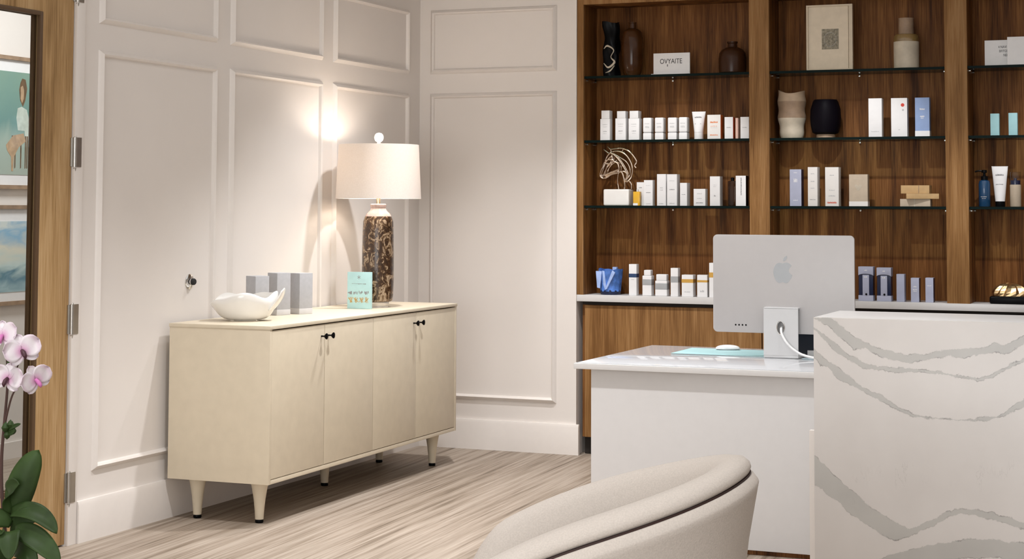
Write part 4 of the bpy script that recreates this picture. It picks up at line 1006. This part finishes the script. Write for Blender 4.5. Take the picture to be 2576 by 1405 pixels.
# ------------------------------------------------------------------ orchid in the left foreground
OS = .001095
orc = thing('potted_orchid', 'pink and white orchid with dark green leaves in the left foreground', 'plant', (-3.106, 3.971, 0), yaw)
def op(x, y, dep=0): return Vector(((x-50)*OS, -dep, 1.4-(y-524)*OS))
MB().lathe([(.10, 0), (.115, .01), (.135, .37), (.135, .385), (.122, .385), (.120, .35)], 40, (-.005, 0, 0)).build('planter', M['pot'], orc)
MB().lathe([(0, .355), (.08, .36), (.122, .352)], 32, (-.005, 0, 0), cap=False).build('bark', M['soil'], orc)
def leafpart(base, mid, tip, w_, side, fold=.25, twist=0):
    b_, m_, t_ = base, mid, tip; P = []; N = 20
    for i in range(N+1):
        s = i/N; c_ = b_*(1-s)**2+m_*2*s*(1-s)+t_*s*s
        d_ = ((m_-b_)*(1-s)+(t_-m_)*s).normalized()
        sd_ = (side-d_*side.dot(d_)).normalized(); nn = d_.cross(sd_)
        hw_ = w_/2*(.35+.65*math.sin(math.pi*min(1, s*.9+.08))**.8)*(1 if s < .8 else math.sqrt(max(0, 1-((s-.8)/.2)**2))*.98+.02)
        P.append([c_+sd_*hw_*k+nn*(abs(k)**1.5*hw_*fold-hw_*fold*.4) for k in (-1, -.75, -.5, -.25, 0, .25, .5, .75, 1)])
    o = MB(); o.grid(P); o = o.build('leaf', M['leaf'], orc, angle=80)
    sm = o.modifiers.new('thick', 'SOLIDIFY'); sm.thickness = .003
    return o
X_ = Vector((1, 0, 0)); Z_ = Vector((0, 0, 1)); Dp = Vector((0, 1, 0))
def base(x, y, dep=0): return op(x, y, dep)
leafpart(op(42, 1300, .01), op(48, 1215, .03), op(101, 1132, .02), .082, X_+Z_*-.35)
leafpart(op(30, 1290, .02), op(20, 1205, .03), op(62, 1214, .05), .045, Z_+X_*.1)
leafpart(op(36, 1285, .03), op(110, 1255, .06), op(164, 1328, .08), .050, Z_*.8+Dp*.6)
leafpart(op(48, 1330, .04), op(110, 1318, .08), op(177, 1398, .10), .060, Z_*.8+Dp*.5)
leafpart(op(40, 1310, .03), op(-10, 1270, .06), op(-50, 1330, .08), .06, Z_*.8+Dp*.5)
leafpart(op(30, 1420, .05), op(0, 1340, .09), op(38, 1318, .10), .050, X_*.6+Z_*.6)
leafpart(op(50, 1380, .04), op(85, 1350, .07), op(110, 1420, .09), .055, Z_*.8+Dp*.4)
leafpart(op(45, 1340, .02), op(70, 1275, .04), op(112, 1300, .04), .055, Z_*.8-X_*.2)
leafpart(op(45, 1390, .06), op(15, 1330, .11), op(-40, 1400, .12), .06, Z_*.8+Dp*.5)
leafpart(op(35, 1330, .06), op(50, 1300, .10), op(60, 1385, .13), .06, X_)
st_ = MB(); st_.tube([op(20, 1380), op(6, 1260), op(2, 1160), op(7, 1070), op(13, 975), op(10, 900)], [.0055, .0045, .0032], 8); st_.build('flower_stem', M['stem'], orc)
st_ = MB(); st_.tube([op(6, 1095, .002), op(16, 1045, .01), op(33, 990, .015), op(60, 966, .02), op(78, 962, .02)], [.0035, .0025, .0018], 8); st_.tube([op(33, 990, .015), op(36, 940, .01), op(48, 905, .01)], [.0025, .0018], 8); st_.build('flower_stem', M['stem'], orc)
def flower(px, py, size, facing, roll_, dep=.02):
    c_ = op(px, py, dep); s_ = size*OS
    fz = facing.normalized(); up = Vector((0, 0, 1)); rx = up.cross(fz).normalized(); up = fz.cross(rx)
    Mx = Matrix(((rx.x, up.x, fz.x, c_.x), (rx.y, up.y, fz.y, c_.y), (rx.z, up.z, fz.z, c_.z), (0, 0, 0, 1))) @ Matrix.Rotation(roll_, 4, 'Z')
    bmf = MB(); rads = []
    def pet(ang, ln, wd, cup):
        P = []
        for i in range(10):
            s = i/9; row = []
            wv_ = wd*max(.06, math.sin(math.pi*(s*.80+.10))**.75)*(1 if s < .85 else math.sqrt(max(.0, 1-((s-.85)/.15)**2))*.9+.1)
            for j in range(9):
                k = j/4-1; q = Vector((k*wv_/2, ln*s, cup*(s*s)+.12*wd*(k*k)*s+.04*wd*math.sin(4*k+5*s)*s)); q.rotate(Matrix.Rotation(ang, 3, 'Z')); row.append(Mx @ (q*s_))
            P.append(row)
        bmf.grid(P)
    for ang, ln, wd, cup in ((0, .50, .36, -.05), (R(125), .46, .34, -.06), (R(-125), .46, .34, -.06), (R(72), .54, .62, .06), (R(-72), .54, .62, .06)): pet(ang, ln, wd, cup)
    o = bmf.build('flower', M['petal'], orc, angle=80)
    at = o.data.attributes.new('rad', 'FLOAT', 'POINT')
    for i, v in enumerate(o.data.vertices): at.data[i].value = min(1, (v.co-c_).length/(.52*s_))
    o.modifiers.new('thick', 'SOLIDIFY').thickness = .0012
    l_ = MB(); l_.tube([Mx @ (Vector(p)*s_) for p in ((0, .02, .02), (0, -.06, .12), (0, -.16, .17), (0, -.24, .12))], [.05*s_, .07*s_, .06*s_, .02*s_], 10)
    l_.build('flower_lip', M['lip'] if dep > .025 else M['petal2'], o)
M['petal2'] = mat('orchid_pink_lip', (.55, .16, .40), .5, var=.2)
tow = Vector((0, -1, 0))
flower(56, 886, 92, Vector((.45, -1, .25)), .3, .03)
flower(20, 955, 84, Vector((-.1, -1, .1)), -.2, .028)
flower(90, 958, 82, Vector((.8, -1, -.05)), .5, .022)
flower(2, 850, 84, Vector((-.2, -1, .3)), .2, .015)
flower(-45, 905, 84, Vector((-.3, -1, .1)), .0, .015)
for (x, y, r_) in ((14, 1078, .012), (26, 1070, .010), (34, 1086, .008), (18, 1096, .010), (22, 915, .010), (30, 908, .011), (40, 900, .007)):
    bd = MB(); bd.lathe([(0, -r_*1.3), (r_*.7, -r_*.7), (r_, 0), (r_*.6, r_*.8), (0, r_*1.4)], 12, tuple(op(x, y, .012)))
    bd.build('bud', M['leaf'], orc)
leafpart(op(20, 1085, .01), op(35, 1072, .02), op(54, 1067, .02), .012, Z_); leafpart(op(20, 1090, .01), op(30, 1095, .02), op(40, 1080, .02), .014, Z_)
